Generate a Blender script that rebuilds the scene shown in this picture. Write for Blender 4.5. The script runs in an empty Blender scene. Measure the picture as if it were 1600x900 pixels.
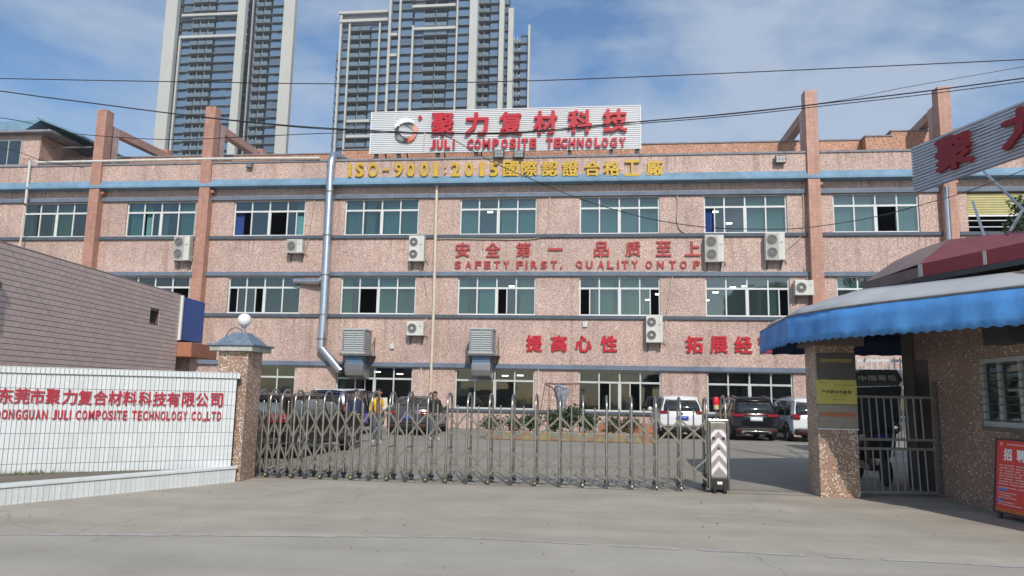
import bpy, bmesh, math, random
from mathutils import Vector, Matrix, Euler
R = math.radians
random.seed(7)
SC = bpy.context.scene
COL = SC.collection

# ------------------------------------------------------------------ camera
PITCH, ROLL, YAW, EYE, FPX = R(8.306), R(1.105), R(-6.648), 1.6, 1150.0
fw = Vector((math.sin(YAW)*math.cos(PITCH), math.cos(YAW)*math.cos(PITCH), math.sin(PITCH)))
r0 = Vector((math.cos(YAW), -math.sin(YAW), 0))
u0 = r0.cross(fw)
rt = math.cos(ROLL)*r0 + math.sin(ROLL)*u0
up = -math.sin(ROLL)*r0 + math.cos(ROLL)*u0
CAMPOS = Vector((0, 0, EYE))
cd = bpy.data.cameras.new('camera'); cam = bpy.data.objects.new('camera', cd); COL.objects.link(cam)
m3 = Matrix((rt, up, -fw)).transposed()
cam.matrix_world = Matrix.Translation(CAMPOS) @ m3.to_4x4()
cd.sensor_width = 36; cd.lens = 36*FPX/1600; cd.clip_start = .1; cd.clip_end = 3000
SC.camera = cam

def ray(px, py): return fw + rt*((px-800)/FPX) + up*((450-py)/FPX)
def on_y(px, py, Y): d = ray(px, py); return CAMPOS + d*(Y/d.y)
def on_x(px, py, X): d = ray(px, py); return CAMPOS + d*(X/d.x)
def on_z(px, py, Z=0.0): d = ray(px, py); return CAMPOS + d*((Z-EYE)/d.z)
def on_plane(px, py, p0, n): d = ray(px, py); return CAMPOS + d*(((p0-CAMPOS).dot(n))/d.dot(n))

# ------------------------------------------------------------------ light
SUN_AZ, SUN_EL = R(180-17), R(37)         # azimuth clockwise from +Y: behind the camera, to the right
sdir = Vector((math.sin(SUN_AZ)*math.cos(SUN_EL), math.cos(SUN_AZ)*math.cos(SUN_EL), math.sin(SUN_EL)))
sl = bpy.data.lights.new('sun', 'SUN'); sl.energy = 3.2; sl.angle = R(.55); sl.color = (1.0, .94, .86)
so = bpy.data.objects.new('sun', sl); COL.objects.link(so)
so.rotation_euler = sdir.to_track_quat('Z', 'Y').to_euler()
W = bpy.data.worlds.new('World'); SC.world = W; W.use_nodes = True
nt = W.node_tree; nt.nodes.clear()
def N(t, nt, **kw):
    n = nt.nodes.new(t)
    for k, v in kw.items():
        if k.startswith('i_'):
            n.inputs[k[2:].replace('_', ' ')].default_value = v
        else: setattr(n, k, v)
    return n
wo = N('ShaderNodeOutputWorld', nt); bg = N('ShaderNodeBackground', nt); bg.inputs['Strength'].default_value = .15
sky = N('ShaderNodeTexSky', nt, sky_type='NISHITA', sun_disc=False, sun_elevation=SUN_EL, sun_rotation=SUN_AZ, air_density=1.0, dust_density=.6, ozone_density=1.2)
tc = N('ShaderNodeTexCoord', nt)
mp = N('ShaderNodeMapping', nt); mp.inputs['Scale'].default_value = (1.0, 1.3, 2.4); mp.inputs['Rotation'].default_value = (0.0, R(14), R(20)); mp.inputs['Location'].default_value = (.35, .2, .1)
no = N('ShaderNodeTexNoise', nt); no.inputs['Scale'].default_value = 2.9; no.inputs['Detail'].default_value = 9; no.inputs['Roughness'].default_value = .58; no.inputs['Distortion'].default_value = .35
n2 = N('ShaderNodeTexNoise', nt); n2.inputs['Scale'].default_value = 6.0; n2.inputs['Detail'].default_value = 6; n2.inputs['Roughness'].default_value = .6
ad = N('ShaderNodeMath', nt, operation='MULTIPLY_ADD'); ad.inputs[1].default_value = .22
cr = N('ShaderNodeValToRGB', nt); cr.color_ramp.elements[0].position = .505; cr.color_ramp.elements[1].position = .73
mx = N('ShaderNodeMixRGB', nt); mx.inputs['Color2'].default_value = (3.2, 3.8, 4.75, 1)
ml = N('ShaderNodeMath', nt, operation='MULTIPLY'); ml.inputs[1].default_value = .85
L = nt.links.new
L(tc.outputs['Generated'], mp.inputs['Vector']); L(mp.outputs[0], no.inputs['Vector']); L(mp.outputs[0], n2.inputs['Vector'])
L(n2.outputs['Fac'], ad.inputs[0]); L(no.outputs['Fac'], ad.inputs[2]); L(ad.outputs[0], cr.inputs[0]); L(cr.outputs[0], ml.inputs[0])
L(ml.outputs[0], mx.inputs['Fac']); hs = N('ShaderNodeHueSaturation', nt); hs.inputs['Saturation'].default_value = 1.22; hs.inputs['Value'].default_value = .95; L(sky.outputs[0], hs.inputs['Color']); L(hs.outputs[0], mx.inputs['Color1']); L(mx.outputs[0], bg.inputs['Color']); L(bg.outputs[0], wo.inputs['Surface'])
SC.view_settings.view_transform = 'Standard'; SC.view_settings.look = 'None'; SC.view_settings.exposure = 0.0; SC.view_settings.gamma = 1.0
SC.view_settings.use_curve_mapping = False
SC.cycles.max_bounces = 8; SC.cycles.transparent_max_bounces = 24; SC.cycles.diffuse_bounces = 3; SC.cycles.glossy_bounces = 3
SC.cycles.caustics_reflective = False; SC.cycles.caustics_refractive = False

# ------------------------------------------------------------------ materials
MATS = {}
def mat(name, col, rough=.6, metal=0.0, var=.12, vscale=3.0, bump=0.0, bscale=40.0, streak=0.0, emit=None, spec=.5, dirt=None):
    """plain surface: base colour broken up by noise, optional vertical streaks, fine bump"""
    if name in MATS: return MATS[name]
    m = bpy.data.materials.new(name); m.use_nodes = True; t = m.node_tree; b = t.nodes['Principled BSDF']
    b.inputs['Roughness'].default_value = rough; b.inputs['Metallic'].default_value = metal; b.inputs['Specular IOR Level'].default_value = spec
    c = (*col, 1)
    tcn = N('ShaderNodeTexCoord', t); L = t.links.new
    if var > 0:
        n = N('ShaderNodeTexNoise', t); n.inputs['Scale'].default_value = vscale; n.inputs['Detail'].default_value = 6; n.inputs['Roughness'].default_value = .65
        L(tcn.outputs['Object'], n.inputs['Vector'])
        r = N('ShaderNodeMapRange', t); r.inputs[1].default_value = .3; r.inputs[2].default_value = .7; r.inputs[3].default_value = 1-var; r.inputs[4].default_value = 1+var
        L(n.outputs['Fac'], r.inputs[0])
        mu = N('ShaderNodeVectorMath', t, operation='SCALE'); mu.inputs[0].default_value = col; L(r.outputs[0], mu.inputs['Scale'])
        out = mu.outputs[0]
        if streak > 0:
            mpn = N('ShaderNodeMapping', t); mpn.inputs['Scale'].default_value = (5, 5, .35); L(tcn.outputs['Object'], mpn.inputs['Vector'])
            s = N('ShaderNodeTexNoise', t); s.inputs['Scale'].default_value = 1.0; s.inputs['Detail'].default_value = 5; L(mpn.outputs[0], s.inputs['Vector'])
            q = N('ShaderNodeValToRGB', t); q.color_ramp.elements[0].position = .52; q.color_ramp.elements[1].position = .75; L(s.outputs['Fac'], q.inputs[0])
            ms = N('ShaderNodeMath', t, operation='MULTIPLY'); ms.inputs[1].default_value = streak; L(q.outputs[0], ms.inputs[0])
            mm = N('ShaderNodeMixRGB', t); mm.inputs['Color2'].default_value = (*(dirt or (.12, .09, .07)), 1); L(ms.outputs[0], mm.inputs['Fac']); L(out, mm.inputs['Color1'])
            out = mm.outputs[0]
        L(out, b.inputs['Base Color'])
    else: b.inputs['Base Color'].default_value = c
    if bump > 0:
        bn = N('ShaderNodeTexNoise', t); bn.inputs['Scale'].default_value = bscale; bn.inputs['Detail'].default_value = 4; L(tcn.outputs['Object'], bn.inputs['Vector'])
        bb = N('ShaderNodeBump', t); bb.inputs['Strength'].default_value = bump; bb.inputs['Distance'].default_value = .02; L(bn.outputs['Fac'], bb.inputs['Height']); L(bb.outputs[0], b.inputs['Normal'])
    if emit: b.inputs['Emission Color'].default_value = (*emit[:3], 1); b.inputs['Emission Strength'].default_value = emit[3]
    MATS[name] = m; return m

def mosaic(name, s, palette, grout, gw=.08, patch=None, rough=.45, streak=.25, clump=0.0, runs=()):
    """square mosaic: cells of size s; palette = [(share, colour)...]; grout lines recessed by bump"""
    m = bpy.data.materials.new(name); m.use_nodes = True; t = m.node_tree; b = t.nodes['Principled BSDF']; L = t.links.new
    tcn = N('ShaderNodeTexCoord', t); ge = N('ShaderNodeNewGeometry', t)
    ab = N('ShaderNodeVectorMath', t, operation='ABSOLUTE'); L(ge.outputs['True Normal'], ab.inputs[0])
    sx = N('ShaderNodeSeparateXYZ', t); L(ab.outputs[0], sx.inputs[0]); cx = N('ShaderNodeCombineXYZ', t)
    for k in range(3):
        lt = N('ShaderNodeMath', t, operation='LESS_THAN'); lt.inputs[1].default_value = .72; L(sx.outputs[k], lt.inputs[0]); L(lt.outputs[0], cx.inputs[k])
    pm = N('ShaderNodeVectorMath', t, operation='MULTIPLY'); L(tcn.outputs['Object'], pm.inputs[0]); L(cx.outputs[0], pm.inputs[1])
    sc = N('ShaderNodeVectorMath', t, operation='MULTIPLY_ADD'); sc.inputs[1].default_value = (1/s,)*3; sc.inputs[2].default_value = (.37,)*3; L(pm.outputs[0], sc.inputs[0])
    fl = N('ShaderNodeVectorMath', t, operation='FLOOR'); L(sc.outputs[0], fl.inputs[0])
    wn = N('ShaderNodeTexWhiteNoise', t, noise_dimensions='3D'); L(fl.outputs[0], wn.inputs['Vector'])
    val = wn.outputs['Value']
    if clump > 0:   # patches where the pale tiles gather
        cn = N('ShaderNodeTexNoise', t); cn.inputs['Scale'].default_value = 2.6; cn.inputs['Detail'].default_value = 3; L(pm.outputs[0], cn.inputs['Vector'])
        cm = N('ShaderNodeMapRange', t); cm.inputs[1].default_value = .5; cm.inputs[2].default_value = .7; cm.inputs[3].default_value = 0; cm.inputs[4].default_value = clump; L(cn.outputs['Fac'], cm.inputs[0])
        aa = N('ShaderNodeMath', t, operation='ADD'); L(val, aa.inputs[0]); L(cm.outputs[0], aa.inputs[1])
        mn = N('ShaderNodeMath', t, operation='MINIMUM'); mn.inputs[1].default_value = .999; L(aa.outputs[0], mn.inputs[0]); val = mn.outputs[0]
    rp = N('ShaderNodeValToRGB', t); e = rp.color_ramp; e.interpolation = 'CONSTANT'; pos = 0
    for i, (sh, c) in enumerate(palette):
        el = e.elements[i] if i < 2 else e.elements.new(pos)
        el.position = pos; el.color = (*c, 1); pos += sh
    L(val, rp.inputs[0])
    fr = N('ShaderNodeVectorMath', t, operation='FRACTION'); L(sc.outputs[0], fr.inputs[0])
    sb = N('ShaderNodeVectorMath', t, operation='SUBTRACT'); sb.inputs[1].default_value = (.5,)*3; L(fr.outputs[0], sb.inputs[0])
    a2 = N('ShaderNodeVectorMath', t, operation='ABSOLUTE'); L(sb.outputs[0], a2.inputs[0]); s2 = N('ShaderNodeSeparateXYZ', t); L(a2.outputs[0], s2.inputs[0])
    m1 = N('ShaderNodeMath', t, operation='MAXIMUM'); m2 = N('ShaderNodeMath', t, operation='MAXIMUM'); L(s2.outputs[0], m1.inputs[0]); L(s2.outputs[1], m1.inputs[1]); L(m1.outputs[0], m2.inputs[0]); L(s2.outputs[2], m2.inputs[1])
    gt = N('ShaderNodeMath', t, operation='GREATER_THAN'); gt.inputs[1].default_value = .5-gw; L(m2.outputs[0], gt.inputs[0])
    g = N('ShaderNodeMixRGB', t); g.inputs['Color2'].default_value = (*grout, 1); L(gt.outputs[0], g.inputs['Fac']); L(rp.outputs[0], g.inputs['Color1'])
    # weathering: broad tone change and thin run-off streaks
    n = N('ShaderNodeTexNoise', t); n.inputs['Scale'].default_value = .55; n.inputs['Detail'].default_value = 7; n.inputs['Roughness'].default_value = .62; L(tcn.outputs['Object'], n.inputs['Vector'])
    r = N('ShaderNodeMapRange', t); r.inputs[1].default_value = .3; r.inputs[2].default_value = .7; r.inputs[3].default_value = .82; r.inputs[4].default_value = 1.14; L(n.outputs['Fac'], r.inputs[0])
    mu = N('ShaderNodeVectorMath', t, operation='SCALE'); L(g.outputs[0], mu.inputs[0]); L(r.outputs[0], mu.inputs['Scale'])
    mpn = N('ShaderNodeMapping', t); mpn.inputs['Scale'].default_value = (2.6, 2.6, .16); L(tcn.outputs['Object'], mpn.inputs['Vector'])
    st = N('ShaderNodeTexNoise', t); st.inputs['Scale'].default_value = 1; st.inputs['Detail'].default_value = 6; L(mpn.outputs[0], st.inputs['Vector'])
    q = N('ShaderNodeValToRGB', t); q.color_ramp.elements[0].position = .54; q.color_ramp.elements[1].position = .8; L(st.outputs['Fac'], q.inputs[0])
    ms = N('ShaderNodeMath', t, operation='MULTIPLY'); ms.inputs[1].default_value = streak; L(q.outputs[0], ms.inputs[0])
    mm = N('ShaderNodeMixRGB', t); mm.inputs['Color2'].default_value = (.16, .085, .06, 1); L(ms.outputs[0], mm.inputs['Fac']); L(mu.outputs[0], mm.inputs['Color1'])
    fin = mm.outputs[0]
    if runs:     # rust and soot run-off that starts under each ledge and thins out downwards
        so_ = N('ShaderNodeSeparateXYZ', t); L(tcn.outputs['Object'], so_.inputs[0]); acc = None
        for lv, ln_ in runs:
            mr = N('ShaderNodeMapRange', t); mr.inputs[1].default_value = lv-ln_; mr.inputs[2].default_value = lv; mr.inputs[3].default_value = 0; mr.inputs[4].default_value = 1; L(so_.outputs[2], mr.inputs[0])
            lt = N('ShaderNodeMath', t, operation='LESS_THAN'); lt.inputs[1].default_value = lv; L(so_.outputs[2], lt.inputs[0])
            pr = N('ShaderNodeMath', t, operation='MULTIPLY'); L(mr.outputs[0], pr.inputs[0]); L(lt.outputs[0], pr.inputs[1])
            if acc is None: acc = pr.outputs[0]
            else: mxx = N('ShaderNodeMath', t, operation='MAXIMUM'); L(acc, mxx.inputs[0]); L(pr.outputs[0], mxx.inputs[1]); acc = mxx.outputs[0]
        mq = N('ShaderNodeMapping', t); mq.inputs['Scale'].default_value = (7, 7, .22); L(tcn.outputs['Object'], mq.inputs['Vector'])
        nq = N('ShaderNodeTexNoise', t); nq.inputs['Scale'].default_value = 1; nq.inputs['Detail'].default_value = 4; L(mq.outputs[0], nq.inputs['Vector'])
        nb = N('ShaderNodeTexNoise', t); nb.inputs['Scale'].default_value = .35; nb.inputs['Detail'].default_value = 2; L(tcn.outputs['Object'], nb.inputs['Vector'])
        rq = N('ShaderNodeValToRGB', t); rq.color_ramp.elements[0].position = .50; rq.color_ramp.elements[1].position = .68; L(nq.outputs['Fac'], rq.inputs[0])
        rb = N('ShaderNodeValToRGB', t); rb.color_ramp.elements[0].position = .42; rb.color_ramp.elements[1].position = .62; L(nb.outputs['Fac'], rb.inputs[0])
        p1 = N('ShaderNodeMath', t, operation='MULTIPLY'); L(rq.outputs[0], p1.inputs[0]); L(rb.outputs[0], p1.inputs[1])
        p2 = N('ShaderNodeMath', t, operation='MULTIPLY'); L(p1.outputs[0], p2.inputs[0]); L(acc, p2.inputs[1])
        p3 = N('ShaderNodeMath', t, operation='MULTIPLY'); L(p2.outputs[0], p3.inputs[0]); p3.inputs[1].default_value = .72
        mz = N('ShaderNodeMixRGB', t); mz.inputs['Color2'].default_value = (.20, .10, .07, 1); L(p3.outputs[0], mz.inputs['Fac']); L(fin, mz.inputs['Color1']); fin = mz.outputs[0]
    L(fin, b.inputs['Base Color'])
    b.inputs['Roughness'].default_value = rough
    iv = N('ShaderNodeMath', t, operation='SUBTRACT'); iv.inputs[0].default_value = 1; L(gt.outputs[0], iv.inputs[1])
    bb = N('ShaderNodeBump', t); bb.inputs['Strength'].default_value = .4; bb.inputs['Distance'].default_value = .004; L(iv.outputs[0], bb.inputs['Height']); L(bb.outputs[0], b.inputs['Normal'])
    return m

def glass(name, tint, refl=.12, haze=.0, hazecol=(.2, .3, .3)):
    m = bpy.data.materials.new(name); m.use_nodes = True; t = m.node_tree; t.nodes.clear(); L = t.links.new
    o = N('ShaderNodeOutputMaterial', t); tr = N('ShaderNodeBsdfTransparent', t); tr.inputs[0].default_value = (*tint, 1)
    gl = N('ShaderNodeBsdfGlossy', t); gl.inputs['Roughness'].default_value = .03; gl.inputs['Color'].default_value = (.9, .95, .95, 1)
    fr = N('ShaderNodeLayerWeight', t); fr.inputs['Blend'].default_value = .35
    mr = N('ShaderNodeMapRange', t); mr.inputs[3].default_value = refl; mr.inputs[4].default_value = .8; L(fr.outputs['Fresnel'], mr.inputs[0])
    nz = N('ShaderNodeTexNoise', t); nz.inputs['Scale'].default_value = .9; nz.inputs['Detail'].default_value = 3; tcn = N('ShaderNodeTexCoord', t); L(tcn.outputs['Object'], nz.inputs['Vector'])
    bp = N('ShaderNodeBump', t); bp.inputs['Strength'].default_value = .12; bp.inputs['Distance'].default_value = .03; L(nz.outputs['Fac'], bp.inputs['Height']); L(bp.outputs[0], gl.inputs['Normal'])
    mx = N('ShaderNodeMixShader', t); L(mr.outputs[0], mx.inputs[0])
    if haze > 0:
        df = N('ShaderNodeBsdfDiffuse', t); df.inputs[0].default_value = (*hazecol, 1); mh = N('ShaderNodeMixShader', t); mh.inputs[0].default_value = haze
        L(tr.outputs[0], mh.inputs[1]); L(df.outputs[0], mh.inputs[2]); L(mh.outputs[0], mx.inputs[1])
    else: L(tr.outputs[0], mx.inputs[1])
    L(gl.outputs[0], mx.inputs[2]); L(mx.outputs[0], o.inputs['Surface'])
    return m

FAC = mosaic('mosaic_facade', .034, [(.28, (.52, .335, .275)), (.26, (.585, .40, .335)), (.20, (.64, .49, .42)), (.12, (.77, .67, .60)), (.14, (.36, .215, .17))], (.46, .335, .28), gw=.04, streak=.55, runs=((9.34, 1.5), (5.31, 1.6), (12.05, .5), (.8, .8), (13.35, .7)))
FACR = mosaic('mosaic_roof_parapet', .055, [(.35, (.50, .22, .12)), (.30, (.58, .29, .17)), (.15, (.66, .42, .30)), (.20, (.36, .15, .09))], (.38, .22, .16), gw=.04, streak=.3)
PIL = mosaic('mosaic_gate_pillar', .027, [(.30, (.42, .25, .165)), (.26, (.34, .19, .12)), (.22, (.50, .32, .22)), (.05, (.24, .13, .09)), (.17, (.78, .70, .58))], (.30, .22, .17), gw=.11, clump=.42, streak=.3)
GRD = mosaic('mosaic_guardhouse', .037, [(.30, (.50, .33, .25)), (.30, (.43, .27, .20)), (.24, (.56, .39, .30)), (.10, (.33, .20, .15)), (.06, (.92, .84, .72))], (.17, .12, .10), gw=.12, clump=.05, streak=.25)
CLM = mosaic('column_tile', .21, [(.4, (.50, .265, .195)), (.3, (.53, .285, .21)), (.3, (.465, .24, .175))], (.36, .20, .15), gw=.035, streak=.35)

M = {}
def dm(n, *a, **k): M[n] = mat(n, *a, **k); return M[n]
dm('blue_ledge', (.155, .20, .265), .7, streak=.45, vscale=1.2, var=.2, dirt=(.12, .13, .14)); dm('blue_band', (.17, .30, .42), .65, streak=.4, var=.25, vscale=1.0, dirt=(.30, .33, .33)); dm('coping', (.26, .27, .30), .8, streak=.5, var=.25)
dm('white_alu', (.72, .74, .72), .4, var=.08); dm('cream_paint', (.68, .60, .46), .6, var=.1, streak=.4, dirt=(.3, .18, .1))
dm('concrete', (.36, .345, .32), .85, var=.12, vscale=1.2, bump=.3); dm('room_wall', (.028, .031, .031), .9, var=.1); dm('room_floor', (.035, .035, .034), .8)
dm('curtain_teal', (.12, .33, .35), .9, var=.15); dm('curtain_blue', (.03, .07, .27), .85, var=.15); dm('curtain_green', (.05, .26, .15), .85, var=.15); dm('curtain_grey', (.3, .36, .35), .9)
dm('lamp_on', (1, 1, 1), emit=(1, .98, .9, 9.0), var=0)
dm('steel', (.44, .415, .37), .33, .95, var=.15, vscale=8); dm('steel_dull', (.27, .25, .21), .5, .8, var=.25, vscale=9); dm('galv', (.55, .57, .60), .32, .9, var=.12, vscale=5)
dm('dark_metal', (.05, .05, .055), .5); dm('black_plastic', (.02, .02, .022), .5); dm('rubber', (.02, .02, .02), .8); dm('bracket', (.16, .15, .14), .7)
dm('ac_white', (.68, .68, .63), .5, var=.08, streak=.3, dirt=(.35, .28, .18)); dm('ac_grille', (.26, .265, .26), .55); dm('ac_hub', (.62, .62, .6), .5)
dm('red_letter', (.42, .014, .035), .45, var=.12, vscale=2); dm('red_letter_bright', (.52, .012, .028), .4, var=.08); dm('yellow_letter', (.62, .40, .03), .45, var=.15, vscale=2); dm('red_faded', (.44, .05, .05), .6, var=.15)
dm('sign_white', (.84, .86, .87), .35, var=.06, vscale=1.0, streak=.15, dirt=(.4, .42, .42)); dm('sign_gap', (.34, .37, .39), .6)
dm('board_grey', (.50, .54, .60), .5, var=.1, streak=.3, dirt=(.4, .42, .45)); dm('logo_black', (.03, .04, .05), .5); dm('logo_orange', (.75, .10, .03), .5); dm('logo_pink', (.80, .34, .24), .5)
dm('white_tile', (.70, .73, .73), .25, var=.05, vscale=2.5); dm('grout', (.23, .25, .26), .9); dm('white_cap', (.68, .71, .70), .4, var=.08, streak=.25, dirt=(.4, .4, .36))
dm('soil', (.18, .155, .12), .95, var=.3, vscale=12, bump=.6); dm('grass', (.10, .15, .05), .8, var=.3)
dm('siding', (.58, .47, .42), .55, var=.10, vscale=1.6, streak=.25); dm('siding_dark', (.16, .12, .105), .8); dm('blue_panel', (.035, .11, .36), .45, var=.08); dm('terracotta', (.42, .17, .10), .7, var=.15, streak=.3)
dm('roof_blue', (.16, .28, .36), .6, var=.15); dm('roof_under', (.30, .30, .30), .8)
dm('slate_blue', (.15, .20, .27), .6, var=.25, vscale=9, streak=.4, dirt=(.35, .36, .34)); dm('plaster_old', (.50, .50, .46), .8, var=.2, vscale=10, streak=.5)
dm('globe', (.86, .86, .84), .2, var=0)
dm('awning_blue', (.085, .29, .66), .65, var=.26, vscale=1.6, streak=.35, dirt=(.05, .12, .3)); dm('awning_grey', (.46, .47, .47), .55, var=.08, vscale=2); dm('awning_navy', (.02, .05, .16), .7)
dm('red_roof', (.20, .045, .052), .55, var=.15, vscale=2, streak=.25, dirt=(.25, .12, .11)); dm('red_fascia', (.26, .03, .04), .5, var=.15, vscale=2); dm('roof_side', (.22, .155, .14), .6, var=.2, vscale=3); dm('soffit', (.16, .135, .11), .8)
dm('old_frame', (.42, .46, .44), .6, var=.1); dm('plaque_yellow', (.50, .44, .09), .4, var=.06); dm('plaque_dark', (.055, .05, .042), .35); dm('plaque_orange', (.40, .14, .06), .5); dm('plaque_silver', (.20, .19, .165), .3, .4); dm('black_text', (.04, .035, .02), .5)
dm('poster_red', (.78, .07, .06), .5, var=.05); dm('poster_orange', (.62, .16, .04), .5); dm('poster_blue', (.10, .25, .7), .5); dm('print_pale', (.80, .55, .50), .6); dm('print_white', (.95, .94, .92), .5)
dm('yellow_reflector', (.55, .46, .08), .3); dm('reflector', (.75, .70, .6), .3); dm('kerb_orange', (.28, .17, .11), .6, var=.3, vscale=6); dm('beacon_red', (.75, .02, .03), .3, var=0); dm('beacon_base', (.62, .56, .30), .5)
dm('chev_white', (.78, .75, .75), .4, var=.08, vscale=8); dm('chev_grey', (.33, .29, .29), .4, var=.1, vscale=8)
dm('bark', (.12, .09, .065), .9, var=.3, vscale=10, bump=.6, bscale=12); dm('leaf', (.055, .10, .03), .6, var=.35, vscale=5); dm('leaf_dark', (.035, .06, .022), .65, var=.35, vscale=6); dm('leaf_red', (.17, .09, .05), .65, var=.3)
dm('tile_orange', (.29, .16, .09), .5, var=.15); dm('tile_yellow', (.30, .25, .11), .5, var=.15); dm('tile_green', (.20, .23, .18), .5); dm('wall_low', (.55, .38, .28), .8, var=.15)
dm('paint_black', (.012, .012, .016), .18, .3, var=0); dm('paint_white', (.74, .75, .75), .22, var=0); dm('paint_grey', (.10, .10, .11), .25, .5, var=0); dm('paint_maroon', (.022, .013, .013), .22, .3, var=0); dm('paint_navy', (.012, .018, .05), .25, .3, var=0)
dm('car_glass', (.025, .03, .034), .06, var=0, spec=.8); dm('car_glass_reflect', (.14, .17, .18), .08, var=0, spec=.8); dm('tail_red', (.24, .008, .012), .15, var=0); dm('tail_white', (.8, .8, .8), .15, var=0); dm('plate_blue', (.04, .08, .42), .4); dm('plate_pale', (.72, .78, .82), .4); dm('chrome', (.7, .7, .7), .15, 1.0, var=0); dm('trim', (.03, .03, .03), .6); dm('trim_grey', (.3, .3, .3), .4, .4)
dm('skin', (.42, .24, .16), .6, var=.05); dm('hair', (.012, .01, .01), .6); dm('jacket_yellow', (.78, .55, .02), .7, var=.06); dm('sleeve_cream', (.72, .62, .48), .8); dm('strap_brown', (.22, .06, .05), .8); dm('denim', (.10, .13, .17), .9, var=.15); dm('jacket_black', (.02, .019, .022), .8); dm('navy_cloth', (.03, .035, .09), .8); dm('shoe', (.5, .5, .5), .6); dm('shoe_dark', (.05, .05, .05), .6); dm('bag_blue', (.07, .07, .30), .6); dm('eye', (.02, .02, .02), .3)
dm('tower_cream', (.52, .525, .485), .7, var=.06, vscale=.1); dm('tower_slab', (.17, .19, .20), .8, var=.1); dm('tower_dark', (.035, .045, .055), .4); dm('tower_glass', (.17, .27, .38), .12, .35, var=.12, vscale=.2, spec=.8); dm('tower_pane', (.035, .06, .085), .1, .2, var=.2, vscale=.2, spec=.8); dm('tower_rail', (.17, .235, .28), .2, .1, var=.15, spec=.7); dm('tower_white', (.72, .74, .74), .6)
dm('shutter_yellow', (.55, .50, .24), .6, var=.1); dm('cable', (.015, .016, .02), .6); dm('cable_pale', (.55, .48, .38), .7); dm('net', (.14, .07, .05), .8); dm('sheet_grey', (.30, .34, .40), .7)
dm('canopy_grey', (.22, .22, .22), .6); dm('scooter_dark', (.03, .035, .04), .35)
GL_MID = glass('glass_deep_green', (.46, .60, .54), .085, .05, (.12, .22, .20)); GL_UP = glass('glass_teal', (.50, .68, .64), .10, .12, (.16, .28, .28)); GL_LO = glass('glass_dark', (.42, .52, .48), .06, .03, (.08, .12, .12))

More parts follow.
